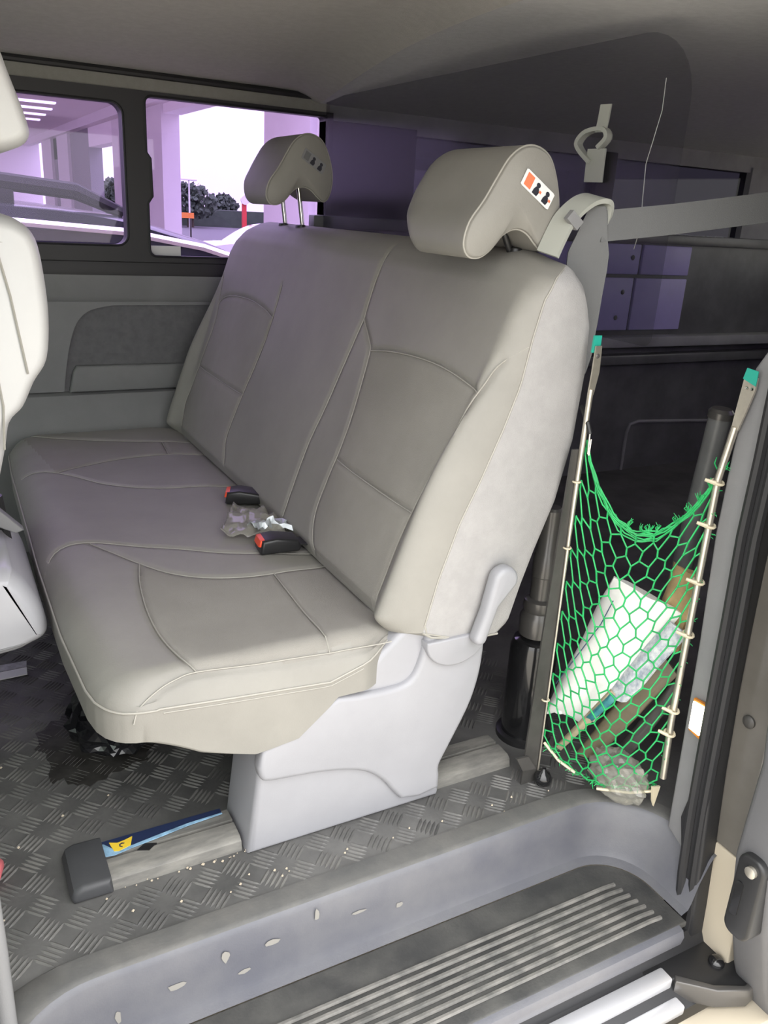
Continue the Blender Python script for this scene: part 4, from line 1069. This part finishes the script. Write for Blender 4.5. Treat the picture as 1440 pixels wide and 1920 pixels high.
cr['kind'] = 'stuff'; cr['label'] = 'scattered pale crumbs and grit on the floor mat'; cr['category'] = 'crumbs'

# ================================================================== NET POCKET BEHIND THE BENCH
LP, RP = Vector((1.012, 1.085, 0)), Vector((1.150, 0.905, 0))
lp_ = thing('net_pole', (1.012, 1.09, 0.0), 'thin steel pole with dark flat bar beside the bench back', 'pole')
tube('pole_tube', [(1.008, 1.085, 0.02), (1.004, 1.085, 0.40), (1.002, 1.085, 0.62), (1.002, 1.083, 0.83)], [0.002, 0.0022, 0.0048, 0.0052], M['steel'], lp_, 10)
prism('flat_tip', [(0.996, 0.82), (0.998, 0.86), (0.9985, 0.905), (1.012, 0.905), (1.014, 0.86), (1.008, 0.82)], 'y', 1.081, 1.084, M['steel'], lp_)
lathe('rivet', [(0.0045, 0), (0.003, 0.002)], (1.005, 1.081, 0.888), (0, -1, 0), M['greymetal'], lp_, 12)
prism('teal_tape', [(0.996, 0.893), (0.997, 0.922), (1.013, 0.922), (1.013, 0.893)], 'y', 1.086, 1.090, M['teal'], lp_)
prism('flat_bar', [(0.970, 0.0), (1.012, 0.0), (1.006, 0.35), (1.001, 0.72), (0.985, 0.72), (0.974, 0.35)], 'y', 1.088, 1.092, M['darksteel'], lp_)
prism('side_bracket', [(0.945, 0.075), (0.975, 0.072), (1.000, 0.035), (0.965, 0.040)], 'y', 1.082, 1.087, M['greymetal'], lp_)
lathe('knob_foot', [(0.010, 0.0), (0.017, 0.006), (0.019, 0.018), (0.014, 0.028), (0.006, 0.034), (0.004, 0.040)], (1.012, 1.072, 0.0), (0, 0, 1), M['blackgloss'], lp_, 18)
rp_ = thing('net_pole', (1.150, 0.90, 0.02), 'thin steel pole with teal tape along the grey pillar', 'pole')
rpath = [(1.152, 0.893, 0.10), (1.150, 0.899, 0.229), (1.149, 0.902, 0.506), (1.149, 0.904, 0.705), (1.150, 0.892, 0.80)]
tube('pole_tube', rpath, 0.0065, M['steel'], rp_, 10)
prism('flat_tip', [(0.885, 0.795), (0.876, 0.83), (0.868, 0.865), (0.868, 0.885), (0.892, 0.885), (0.896, 0.83), (0.898, 0.795)], 'x', 1.148, 1.152, M['steel'], rp_)
prism('teal_tape', [(0.867, 0.872), (0.867, 0.896), (0.889, 0.898), (0.893, 0.880)], 'x', 1.146, 1.1475, M['teal'], rp_)
for y in (0.874, 0.884): lathe('rivet', [(0.003, 0), (0.002, 0.002)], (1.147, y, 0.866), (-1, 0, 0), M['chrome'], rp_, 10)

net = thing('cargo_net', (1.08, 0.99, 0.04), 'bright green knotted net pocket stretched between the two steel poles', 'net')
nd_ = Vector((-0.79, -0.61, 0))      # outward bulge direction
def netp(u, v):
    s = math.sin(math.pi * u)
    zb = 0.100 - 0.02 * u - 0.045 * s
    zt = 0.735 - 0.02 * u - 0.135 * s ** 0.75
    vv = v
    p = LP.lerp(RP, u)
    z = zb + (zt - zb) * vv
    bul = 0.040 * s * math.sin(math.pi * min(1, vv * 1.02)) ** 0.8 + 0.012 * s
    pull = 0.0
    return Vector((p.x, p.y, z)) + nd_ * bul
NC, NR = 8, 19
rg = random.Random(2)
node = {}
for r in range(NR + 1):
    for k in range(2 * NC + 1):
        up = 0.26 if (k + r) % 2 == 0 else -0.26
        u = k / (2 * NC) + (rg.uniform(-.012, .012) if 0 < k < 2 * NC else 0)
        v = min(1, max(0, (r + up) / NR + rg.uniform(-.004, .004)))
        node[(r, k)] = netp(u, v)
parts = []
for r in range(NR + 1):
    for k in range(2 * NC):
        parts.append(sweep([node[(r, k)], node[(r, k + 1)]], 0.00165, 5))
    if r < NR:
        for k in range(2 * NC + 1):
            if (k + r) % 2 == 0:
                parts.append(sweep([node[(r, k)], node[(r + 1, k)]], 0.00165, 5))
for (r, k), p in node.items():       # knots
    parts.append(sweep([p + Vector((0, 0, -0.0018)), p, p + Vector((0, 0, 0.0018))], [0.001, 0.0027, 0.001], 5))
V, Fc = merge(parts)
o = mesh('netting', V, Fc, M['green'], net, True, 60); o['kind'] = 'stuff'
parts = []
for q in range(6):
    pts = [netp(u / 20, 1.0) + Vector((rg.uniform(-.002, .002), rg.uniform(-.002, .002), -0.004 * q * math.sin(math.pi * u / 20) + rg.uniform(-.003, .003))) for u in range(21)]
    parts.append(sweep(pts, 0.0016, 5))
V, Fc = merge(parts); o = mesh('rim_cord', V, Fc, M['green'], net)
parts = []
def tuft(c, n, ln, dirv):
    for q in range(n):
        d = (Vector(dirv) + Vector((rg.uniform(-.7, .7), rg.uniform(-.7, .7), rg.uniform(-.4, .9)))).normalized() * ln * rg.uniform(.5, 1.1)
        m_ = c + d * .5 + Vector((rg.uniform(-1, 1), rg.uniform(-1, 1), rg.uniform(0, 1))) * ln * .25
        parts.append(sweep([c, m_, c + d], [0.0012, 0.001, 0.0006], 4))
for u in (0.42, 0.52, 0.58, 0.64, 0.76, 0.84, 0.90, 0.96): tuft(netp(u, 1.0), 7, 0.018, (0, 0, 1))
tuft(netp(1.0, 1.0), 14, 0.028, (0.3, -0.5, 0.8))
for v in np.linspace(0.1, 0.95, 14): tuft(netp(1.0, v), 3, 0.016, (0.2, -0.9, 0.1))
for u in np.linspace(0.05, 0.98, 16): tuft(netp(u, 0.0), 5, 0.016, (-.2, -0.2, -0.3))
V, Fc = merge(parts); o = mesh('frayed_ends', V, Fc, M['green'], net); o['kind'] = 'stuff'
for (u, z) in ((1, .700), (1, .622), (1, .515), (1, .410), (1, .250), (1, .200)):
    y = float(np.interp(z, [.1, .229, .506, .705, .8], [.893, .899, .902, .904, .892]))
    V, Fc = sweep([(1.150 + 0.0095 * math.cos(a), y + 0.0095 * math.sin(a), z + 0.002 * math.sin(a)) for a in [i * math.pi / 6 for i in range(12)]], 0.0026, 6, closed=True)
    V2, F2 = sweep([(1.142, y - .004, z), (1.132, y + 0.012, z + 0.003)], [0.004, 0.003], 6)
    V, Fc = merge([(V, Fc), (V2, F2)]); mesh('zip_tie', V, Fc, M['zip'], net)
for z in (0.66, 0.53, 0.20):
    V, Fc = sweep([(1.001 + 0.007 * math.cos(a), 1.085 + 0.007 * math.sin(a), z) for a in [i * math.pi / 6 for i in range(12)]], 0.0018, 6, closed=True)
    mesh('zip_tie', V, Fc, M['zip'], net)
tube('bottom_lath', [netp(0.0, 0.0) + Vector((-.004, -.006, 0)), netp(0.16, 0.0) + Vector((-.006, -.006, -.002)), netp(0.32, 0.0) + Vector((-.006, -.006, 0.004))], 0.0030, M['zip'], net, 6)
tube('bottom_lath', [netp(0.52, 0.0) + Vector((-.006, -.008, -.004)), netp(0.8, 0.0) + Vector((-.006, -.008, -.006)), netp(1.0, 0.0) + Vector((-.004, -.008, -.012))], 0.0030, M['zip'], net, 6)
prism('end_tag', [(1.128, 0.085), (1.150, 0.08), (1.142, 0.035), (1.135, 0.050)], 'y', 0.893, 0.897, M['zip'], net)
hk = thing('elastic_hook', (1.005, 1.08, 0.74), 'black elastic cord with wire hook holding the net corner', 'hook')
tube('cord', [(1.020, 1.12, 0.790), (1.002, 1.078, 0.770), (1.006, 1.074, 0.752)], 0.0045, M['black'], hk, 8)
tube('wire', [(1.006, 1.074, 0.754), (1.007, 1.073, 0.715), (1.010, 1.073, 0.712), (1.010, 1.073, 0.742)], 0.0015, M['chrome'], hk, 6)

# contents of the net
def slab(name, pts3, thick_vec, material, label=None, cat=None, group=None, seed=0, wob=0.0, parent=None, nu=14, nv=12):
    """a soft slab spanned by four corners, puffed along thick_vec"""
    A, B, C3, D3 = [Vector(p) for p in pts3]; tv_ = Vector(thick_vec); V = []; Fc = []
    rg = np.random.RandomState(seed)
    for side in (0, 1):
        for i in range(nu + 1):
            for j in range(nv + 1):
                s, t = i / nu, j / nv
                p = (A * (1 - s) + B * s) * (1 - t) + (D3 * (1 - s) + C3 * s) * t
                e = (1 - abs(2 * s - 1) ** 6) * (1 - abs(2 * t - 1) ** 6)
                k = (0.5 if side else -0.5) * (0.35 + 0.65 * e)
                V.append(p + tv_ * k + tv_.normalized() * wob * vnoise(s * 4 + seed + side * 2, t * 4 + seed))
    m_ = (nu + 1) * (nv + 1)
    for i in range(nu):
        for j in range(nv):
            a = i * (nv + 1) + j
            Fc.append((a, a + 1, a + nv + 2, a + nv + 1)); Fc.append((m_ + a, m_ + a + nv + 1, m_ + a + nv + 2, m_ + a + 1))
    rim = [i * (nv + 1) for i in range(nu + 1)] + [nu * (nv + 1) + j for j in range(1, nv + 1)] + [i * (nv + 1) + nv for i in range(nu - 1, -1, -1)] + [j for j in range(nv - 1, 0, -1)]
    for i in range(len(rim)):
        a, b = rim[i], rim[(i + 1) % len(rim)]; Fc.append((a, b, m_ + b, m_ + a))
    o = mesh(name, V, Fc, material, parent, True, 45)
    if label: tag(o, label, cat, group)
    return o
wp = slab('white_package', [(1.068, 1.150, 0.118), (1.118, 1.060, 0.135), (1.180, 0.948, 0.425), (1.130, 1.082, 0.452)], (0.03, 0.035, 0), M['whitepack'],
          'white plastic-wrapped package leaning inside the green net', 'package', None, 1, 0.006)
prt = mat('blurred_blue_grey_print', (0.72, 0.73, 0.74), 0.4, rgb2=(0.33, 0.37, 0.45), var_scale=90)
slab('printed_edge', [(1.108, 1.030, 0.215), (1.118, 0.985, 0.225), (1.168, 0.915, 0.400), (1.158, 0.955, 0.410)], (0.014, 0.018, 0), prt, None, None, None, 2, 0.003, wp, 8, 6)
tube('blue_crease', [(1.060, 1.125, 0.20), (1.080, 1.090, 0.29), (1.098, 1.065, 0.36), (1.100, 1.045, 0.42)], 0.0012, mat('blue_line', (0.05, 0.09, 0.16), .5), wp, 5)
pb = slab('paper_bag', [(1.175, 1.005, 0.330), (1.185, 0.932, 0.360), (1.188, 0.928, 0.510), (1.198, 1.000, 0.500)], (0.02, 0.025, 0), M['paperbag'],
          'brown crumpled paper bag beside the white package in the net', 'bag', None, 3, 0.010)
ob = slab('flat_tube', [(1.105, 1.080, 0.045), (1.128, 1.050, 0.040), (1.185, 0.935, 0.300), (1.170, 0.975, 0.335)], (0.018, 0.02, 0), M['olive'],
          'olive brown flat tube slanting inside the green net', 'tube', None, 4, 0.002)
o2 = slab('dark_tube', [(1.138, 1.030, 0.040), (1.150, 1.005, 0.038), (1.192, 0.925, 0.255), (1.185, 0.940, 0.285)], (0.02, 0.02, 0), M['darksteel'],
          'dark glossy bar beneath the olive tube in the net', 'bar', None, 5, 0.001)
bk = slab('booklet', [(1.062, 1.100, 0.062), (1.070, 1.092, 0.055), (1.118, 1.005, 0.225), (1.108, 1.020, 0.235)], (0.01, 0.012, 0), M['wood'],
          'thin pale booklet edge with blue corner under the white package', 'booklet', None, 6, 0.001)
slab('blue_corner', [(1.086, 1.052, 0.158), (1.094, 1.043, 0.152), (1.115, 1.006, 0.222), (1.107, 1.018, 0.230)], (0.014, 0.016, 0), M['blue'], None, None, None, 7, 0.0, bk)
cb = blobmesh('clear_plastic_bag', (1.118, 0.972, 0.05), 0.036, 0.058, 0.042, CLEARBAG, 12, 0.8, 4, True, None, 7.5)
tag(cb, 'crumpled clear plastic bag at the bottom of the net', 'bag')

# ---- dark cylinder (bottle jack) and black tube in the cargo space
jk = thing('black_cylinder', (1.085, 1.235, 0.0), 'glossy black upright cylinder with grey rings behind the steel pole', 'cylinder')
lathe('cylinder_body', [(0.050, 0.0), (0.052, 0.01), (0.052, 0.225), (0.046, 0.245), (0.030, 0.255)], (1.085, 1.235, 0.0), (0, 0, 1), M['blackgloss'], jk, 28)
lathe('collar', [(0.030, 0.0), (0.038, 0.004), (0.040, 0.045), (0.036, 0.052), (0.033, 0.060), (0.036, 0.066), (0.034, 0.085), (0.026, 0.09)], (1.085, 1.235, 0.255), (0, 0, 1), M['greymetal'], jk, 28)
lathe('upper_tube', [(0.024, 0.0), (0.024, 0.05), (0.026, 0.052), (0.026, 0.10), (0.023, 0.104), (0.023, 0.20), (0.018, 0.205)], (1.085, 1.235, 0.345), (0, 0, 1), M['greymetal'], jk, 24)
lathe('cylinder_base', [(0.062, 0.0), (0.062, 0.012), (0.054, 0.016)], (1.085, 1.235, 0.0), (0, 0, 1), M['black'], jk, 28)
bt = thing('black_tube', (1.42, 1.16, 0.0), 'black capped tube leaning in the cargo space behind the net', 'tube')
bdir = Vector((1.40 - 1.405, 1.125 - 1.175, 0.765)).normalized()
lathe('tube_body', [(0.023, 0.0), (0.023, 0.745)], (1.405, 1.175, 0.0), bdir, M['cargo'], bt, 20)
lathe('tube_cap', [(0.026, 0.745), (0.026, 0.758), (0.020, 0.765)], (1.405, 1.175, 0.0), bdir, M['greymetal'], bt, 20)

# ================================================================== OUTSIDE, BEYOND THE FAR WINDOWS
bl = thing('parking_canopy', (5.0, 20, -0.65), 'pale concrete canopy building beyond the side windows', 'building')
WX = 5.0
def wallpart(name, y0, y1, z0, z1, m, dx=0.0):
    return box(name, WX + dx, WX + dx + 0.4, y0, y1, z0, z1, m, bl)
wallpart('column', 11.75, 13.6, -0.65, 3.3, M['bwall'])
wallpart('column', 11.25, 11.50, -0.65, 3.3, M['bwall'])
wallpart('column', 19.95, 22.0, -0.65, 3.3, M['bwall'], -0.05)
wallpart('column', 22.0, 25.7, -0.65, 3.3, M['bwall'])
wallpart('column', 29.4, 33.0, -0.65, 3.3, M['bdark'])
wallpart('column', 33.0, 35.6, -0.65, 3.3, M['bwall'], -0.1)
wallpart('column', 36.3, 37.2, -0.65, 3.3, M['bdark'])
wallpart('column', 37.2, 40.0, -0.65, 3.3, M['bwall'], -0.1)
wallpart('lintel', 13.6, 19.95, 2.86, 3.3, M['bceil'])
wallpart('lintel', 25.7, 29.4, 2.50, 3.3, M['bceil'])
wallpart('lintel', 33.0, 40.0, 2.30, 3.3, M['bdark'])
box('end_wall', -8, WX + .4, 45, 45.4, -0.65, 3.3, M['bceil'], bl)
box('canopy_ceiling', -8, WX + .6, 11.2, 45.4, 3.3, 3.5, M['bceil'], bl)
box('ceiling_beam', WX - .25, WX, 11.2, 45, 3.05, 3.3, M['bwall'], bl)
for (x0, x1, y0, y1) in ((2.35, 3.50, 25.0, 25.3), (2.6, 3.66, 26.9, 27.2), (2.8, 3.75, 29.0, 29.3), (3.0, 3.85, 31.2, 31.5)):
    box('strip_light', x0, x1, y0, y1, 3.26, 3.30, M['striplight'], bl)
rd = box('road', 5.6, 80, 14, 100, -0.648, -0.640, M['asphalt']); struct(rd, 'grey road outside the canopy')

# parked dark SUV right outside the windows
sv_ = thing('parked_suv', (-0.4, 4.9, -0.65), 'black parked car with roof rail just outside the windows', 'car')
def side_loft(name, prof, ys, material, parent, sub=3):
    """prof (x,z) closed; ys list of (y, scale_z_top inset)"""
    pf = prof; m_ = len(pf); V = []; Fc = []
    for y, ins in ys:
        cx = sum(p[0] for p in pf) / m_; cz = sum(p[1] for p in pf) / m_
        V += [(cx + (p[0] - cx) * (1 - ins), y, cz + (p[1] - cz) * (1 - ins * 1.6)) for p in pf]
    for i in range(len(ys) - 1):
        for k in range(m_): Fc.append((i * m_ + k, i * m_ + (k + 1) % m_, (i + 1) * m_ + (k + 1) % m_, (i + 1) * m_ + k))
    Fc.append(tuple(range(m_))); Fc.append(tuple((len(ys) - 1) * m_ + k for k in range(m_)))
    return mesh(name, V, Fc, material, parent, True, 35)
body = smoothline([(-2.7, -0.35), (-2.75, 0.1), (-2.65, 0.45), (-2.4, 0.50), (1.3, 0.47), (2.0, 0.40), (2.5, 0.28), (2.62, 0.0), (2.6, -0.38)], 4) + [(2.6, -0.42), (-2.7, -0.42)]
side_loft('lower_body', body, [(3.88, 0.03), (3.92, 0.01), (4.0, 0.0), (5.7, 0.0), (5.78, 0.01), (5.82, 0.03)], M['suv'], sv_)
cab = smoothline([(-2.55, 0.45), (-2.40, 0.86), (-2.15, 1.00), (-1.2, 1.055), (0.0, 1.06), (0.70, 1.03), (1.05, 0.96), (1.40, 0.84), (2.05, 0.45)], 4)
side_loft('cabin', cab, [(3.93, 0.06), (3.96, 0.03), (4.04, 0.01), (4.15, 0.0), (5.55, 0.0), (5.66, 0.01), (5.74, 0.03), (5.77, 0.06)], M['suv'], sv_)
for (x0, x1, x2, x3) in ((-2.2, -1.2, -1.25, -1.95), (-1.1, -0.05, -0.12, -1.12), (0.05, 1.55, 0.85, 0.0)):
    zt = [0.92, 0.92] if x1 < 1 else [0.86, 0.93]
    prism('side_glass', [(x0, 0.52), (x1, 0.52), (x2, zt[0]), (x3, zt[1])], 'y', 3.925, 3.945, M['suvglass'], sv_, bevel=0.004)
V, Fc = sweep([(-2.2, 3.93, 0.955), (-1.0, 3.93, 0.985), (0.2, 3.93, 0.985), (0.8, 3.93, 0.955), (1.15, 3.93, 0.90), (1.5, 3.93, 0.80)], 0.018, 6)
mesh('chrome_strip', V, Fc, M['chrome'], sv_)
V, Fc = sweep([(-2.0, 4.06, 1.02), (-1.85, 4.05, 1.12), (-1.0, 4.05, 1.145), (0.3, 4.05, 1.135), (0.62, 4.05, 1.11), (0.82, 4.06, 1.03)], [0.03, 0.036, 0.036, 0.036, 0.036, 0.025], 8)
rr_ = mesh('roof_rail', V, Fc, M['tyre'], sv_)
for x in (-0.95, 0.28): box('rail_foot', x - .09, x + .09, 4.03, 4.08, 1.03, 1.12, M['black'], rr_, bevel=0.01)
for x in (-1.7, 1.75):
    lathe('wheel', [(0.20, 0.0), (0.34, 0.02), (0.36, 0.10), (0.34, 0.22)], (x, 3.90, -0.30), (0, 1, 0), M['tyre'], sv_, 28)

# white car farther off on the road
wcg = thing('white_car', (9.4, 29.0, -0.65), 'small white car parked in the distance outside', 'car')
cb_ = smoothline([(7.4, -0.30), (7.35, 0.05), (7.6, 0.18), (8.4, 0.25), (10.6, 0.28), (11.3, 0.20), (11.4, -0.1), (11.35, -0.32)], 4)
side_loft('lower_body', cb_, [(28.20, 0.02), (28.30, 0.0), (29.80, 0.0), (29.90, 0.02)], M['whitecar'], wcg)
cc = smoothline([(8.2, 0.22), (8.7, 0.52), (9.2, 0.66), (10.2, 0.68), (10.8, 0.55), (11.2, 0.24)], 4)
side_loft('cabin', cc, [(28.25, 0.05), (28.35, 0.0), (29.75, 0.0), (29.85, 0.05)], M['whitecar'], wcg)
prism('side_glass', [(8.55, 0.27), (10.95, 0.27), (10.65, 0.54), (10.2, 0.62), (9.2, 0.61), (8.8, 0.48)], 'y', 28.23, 28.26, M['suvglass'], wcg)
for x in (8.2, 10.7): lathe('wheel', [(0.18, 0), (0.31, 0.02), (0.32, 0.15)], (x, 28.18, -0.33), (0, 1, 0), M['tyre'], wcg, 20)

wcg.location = Vector(wcg.location) + Vector((-1.75, -9.2, 0))

def tree(x, y, h, w, label, seed):
    t = thing('tree', (x, y, -0.65), label, 'tree', 'trees in the distance')
    lathe('trunk', [(0.25, 0), (0.18, h * .5), (0.08, h * .8)], (x, y, -0.65), (0, 0, 1), M['trunk'], t, 10)
    rg = np.random.RandomState(seed); V = []; Fc = []
    for q in range(900):
        a = rg.uniform(0, 2 * math.pi); zz = rg.beta(1.6, 1.8); rad = w * (0.35 + 0.65 * math.sin(math.pi * min(1, zz * .9 + .12))) * math.sqrt(rg.uniform(0, 1))
        c = Vector((x + rad * math.cos(a), y + rad * math.sin(a), -0.65 + h * (0.22 + 0.78 * zz)))
        s = rg.uniform(0.10, 0.26); n1 = Vector(rg.normal(0, 1, 3)).normalized(); n2 = n1.orthogonal().normalized()
        o = len(V); V += [c + n1 * s, c + n2 * s, c - n1 * s, c - n2 * s]; Fc.append((o, o + 1, o + 2, o + 3))
    mesh('foliage', V, Fc, M['leaf'], t, False)
tree(16.7, 60, 2.9, 1.9, 'round dark tree behind the lamp post', 1)
tree(23.2, 73, 2.4, 1.3, 'smaller round dark tree right of the lamp post', 2)
tree(13.6, 62, 3.5, 1.2, 'tall dark tree at the left edge of the bright opening', 3)
tree(12.0, 70, 3.3, 0.9, 'leafy tree at the left of the narrow bright opening', 4)
tree(13.7, 72, 3.1, 0.8, 'leafy tree at the right of the narrow bright opening', 5)
hg = box('hedge', 10, 40, 63, 66, -0.65, 0.55, M['leaf']); struct(hg, 'dark hedge line in the distance')
lpn = thing('lamp_post', (11.1, 40, -0.65), 'thin pale lamp post in the bright opening', 'lamp post')
lathe('post', [(0.05, 0), (0.03, 2.6)], (11.1, 40, -0.65), (0, 0, 1), M['doorpaint'], lpn, 10)
box('lamp_head', 10.75, 11.45, 39.9, 40.1, 1.95, 2.03, M['doorpaint'], lpn, bevel=0.02)
sg = thing('round_sign', (8.6, 25, -0.65), 'round white sign on a red post outside', 'sign')
box('sign_post', 8.52, 8.64, 24.95, 25.05, -0.65, 1.12, mat('red_sign_post', (0.65, 0.05, 0.05), .5), sg)
lathe('sign_disc', [(0.13, 0), (0.13, 0.05)], (8.57, 24.92, 1.20), (0, -1, 0), M['doorpaint'], sg, 24)
bn = thing('orange_board', (8.0, 30, -0.65), 'low orange notice board outside near the lamp post', 'board')
box('board', 7.58, 8.47, 29.97, 30.03, 0.52, 0.70, mat('orange_board_face', (0.80, 0.25, 0.05), .6), bn)
for x in (7.7, 8.35): box('board_leg', x - .03, x + .03, 29.97, 30.03, -0.65, 0.52, M['darksteel'], bn)
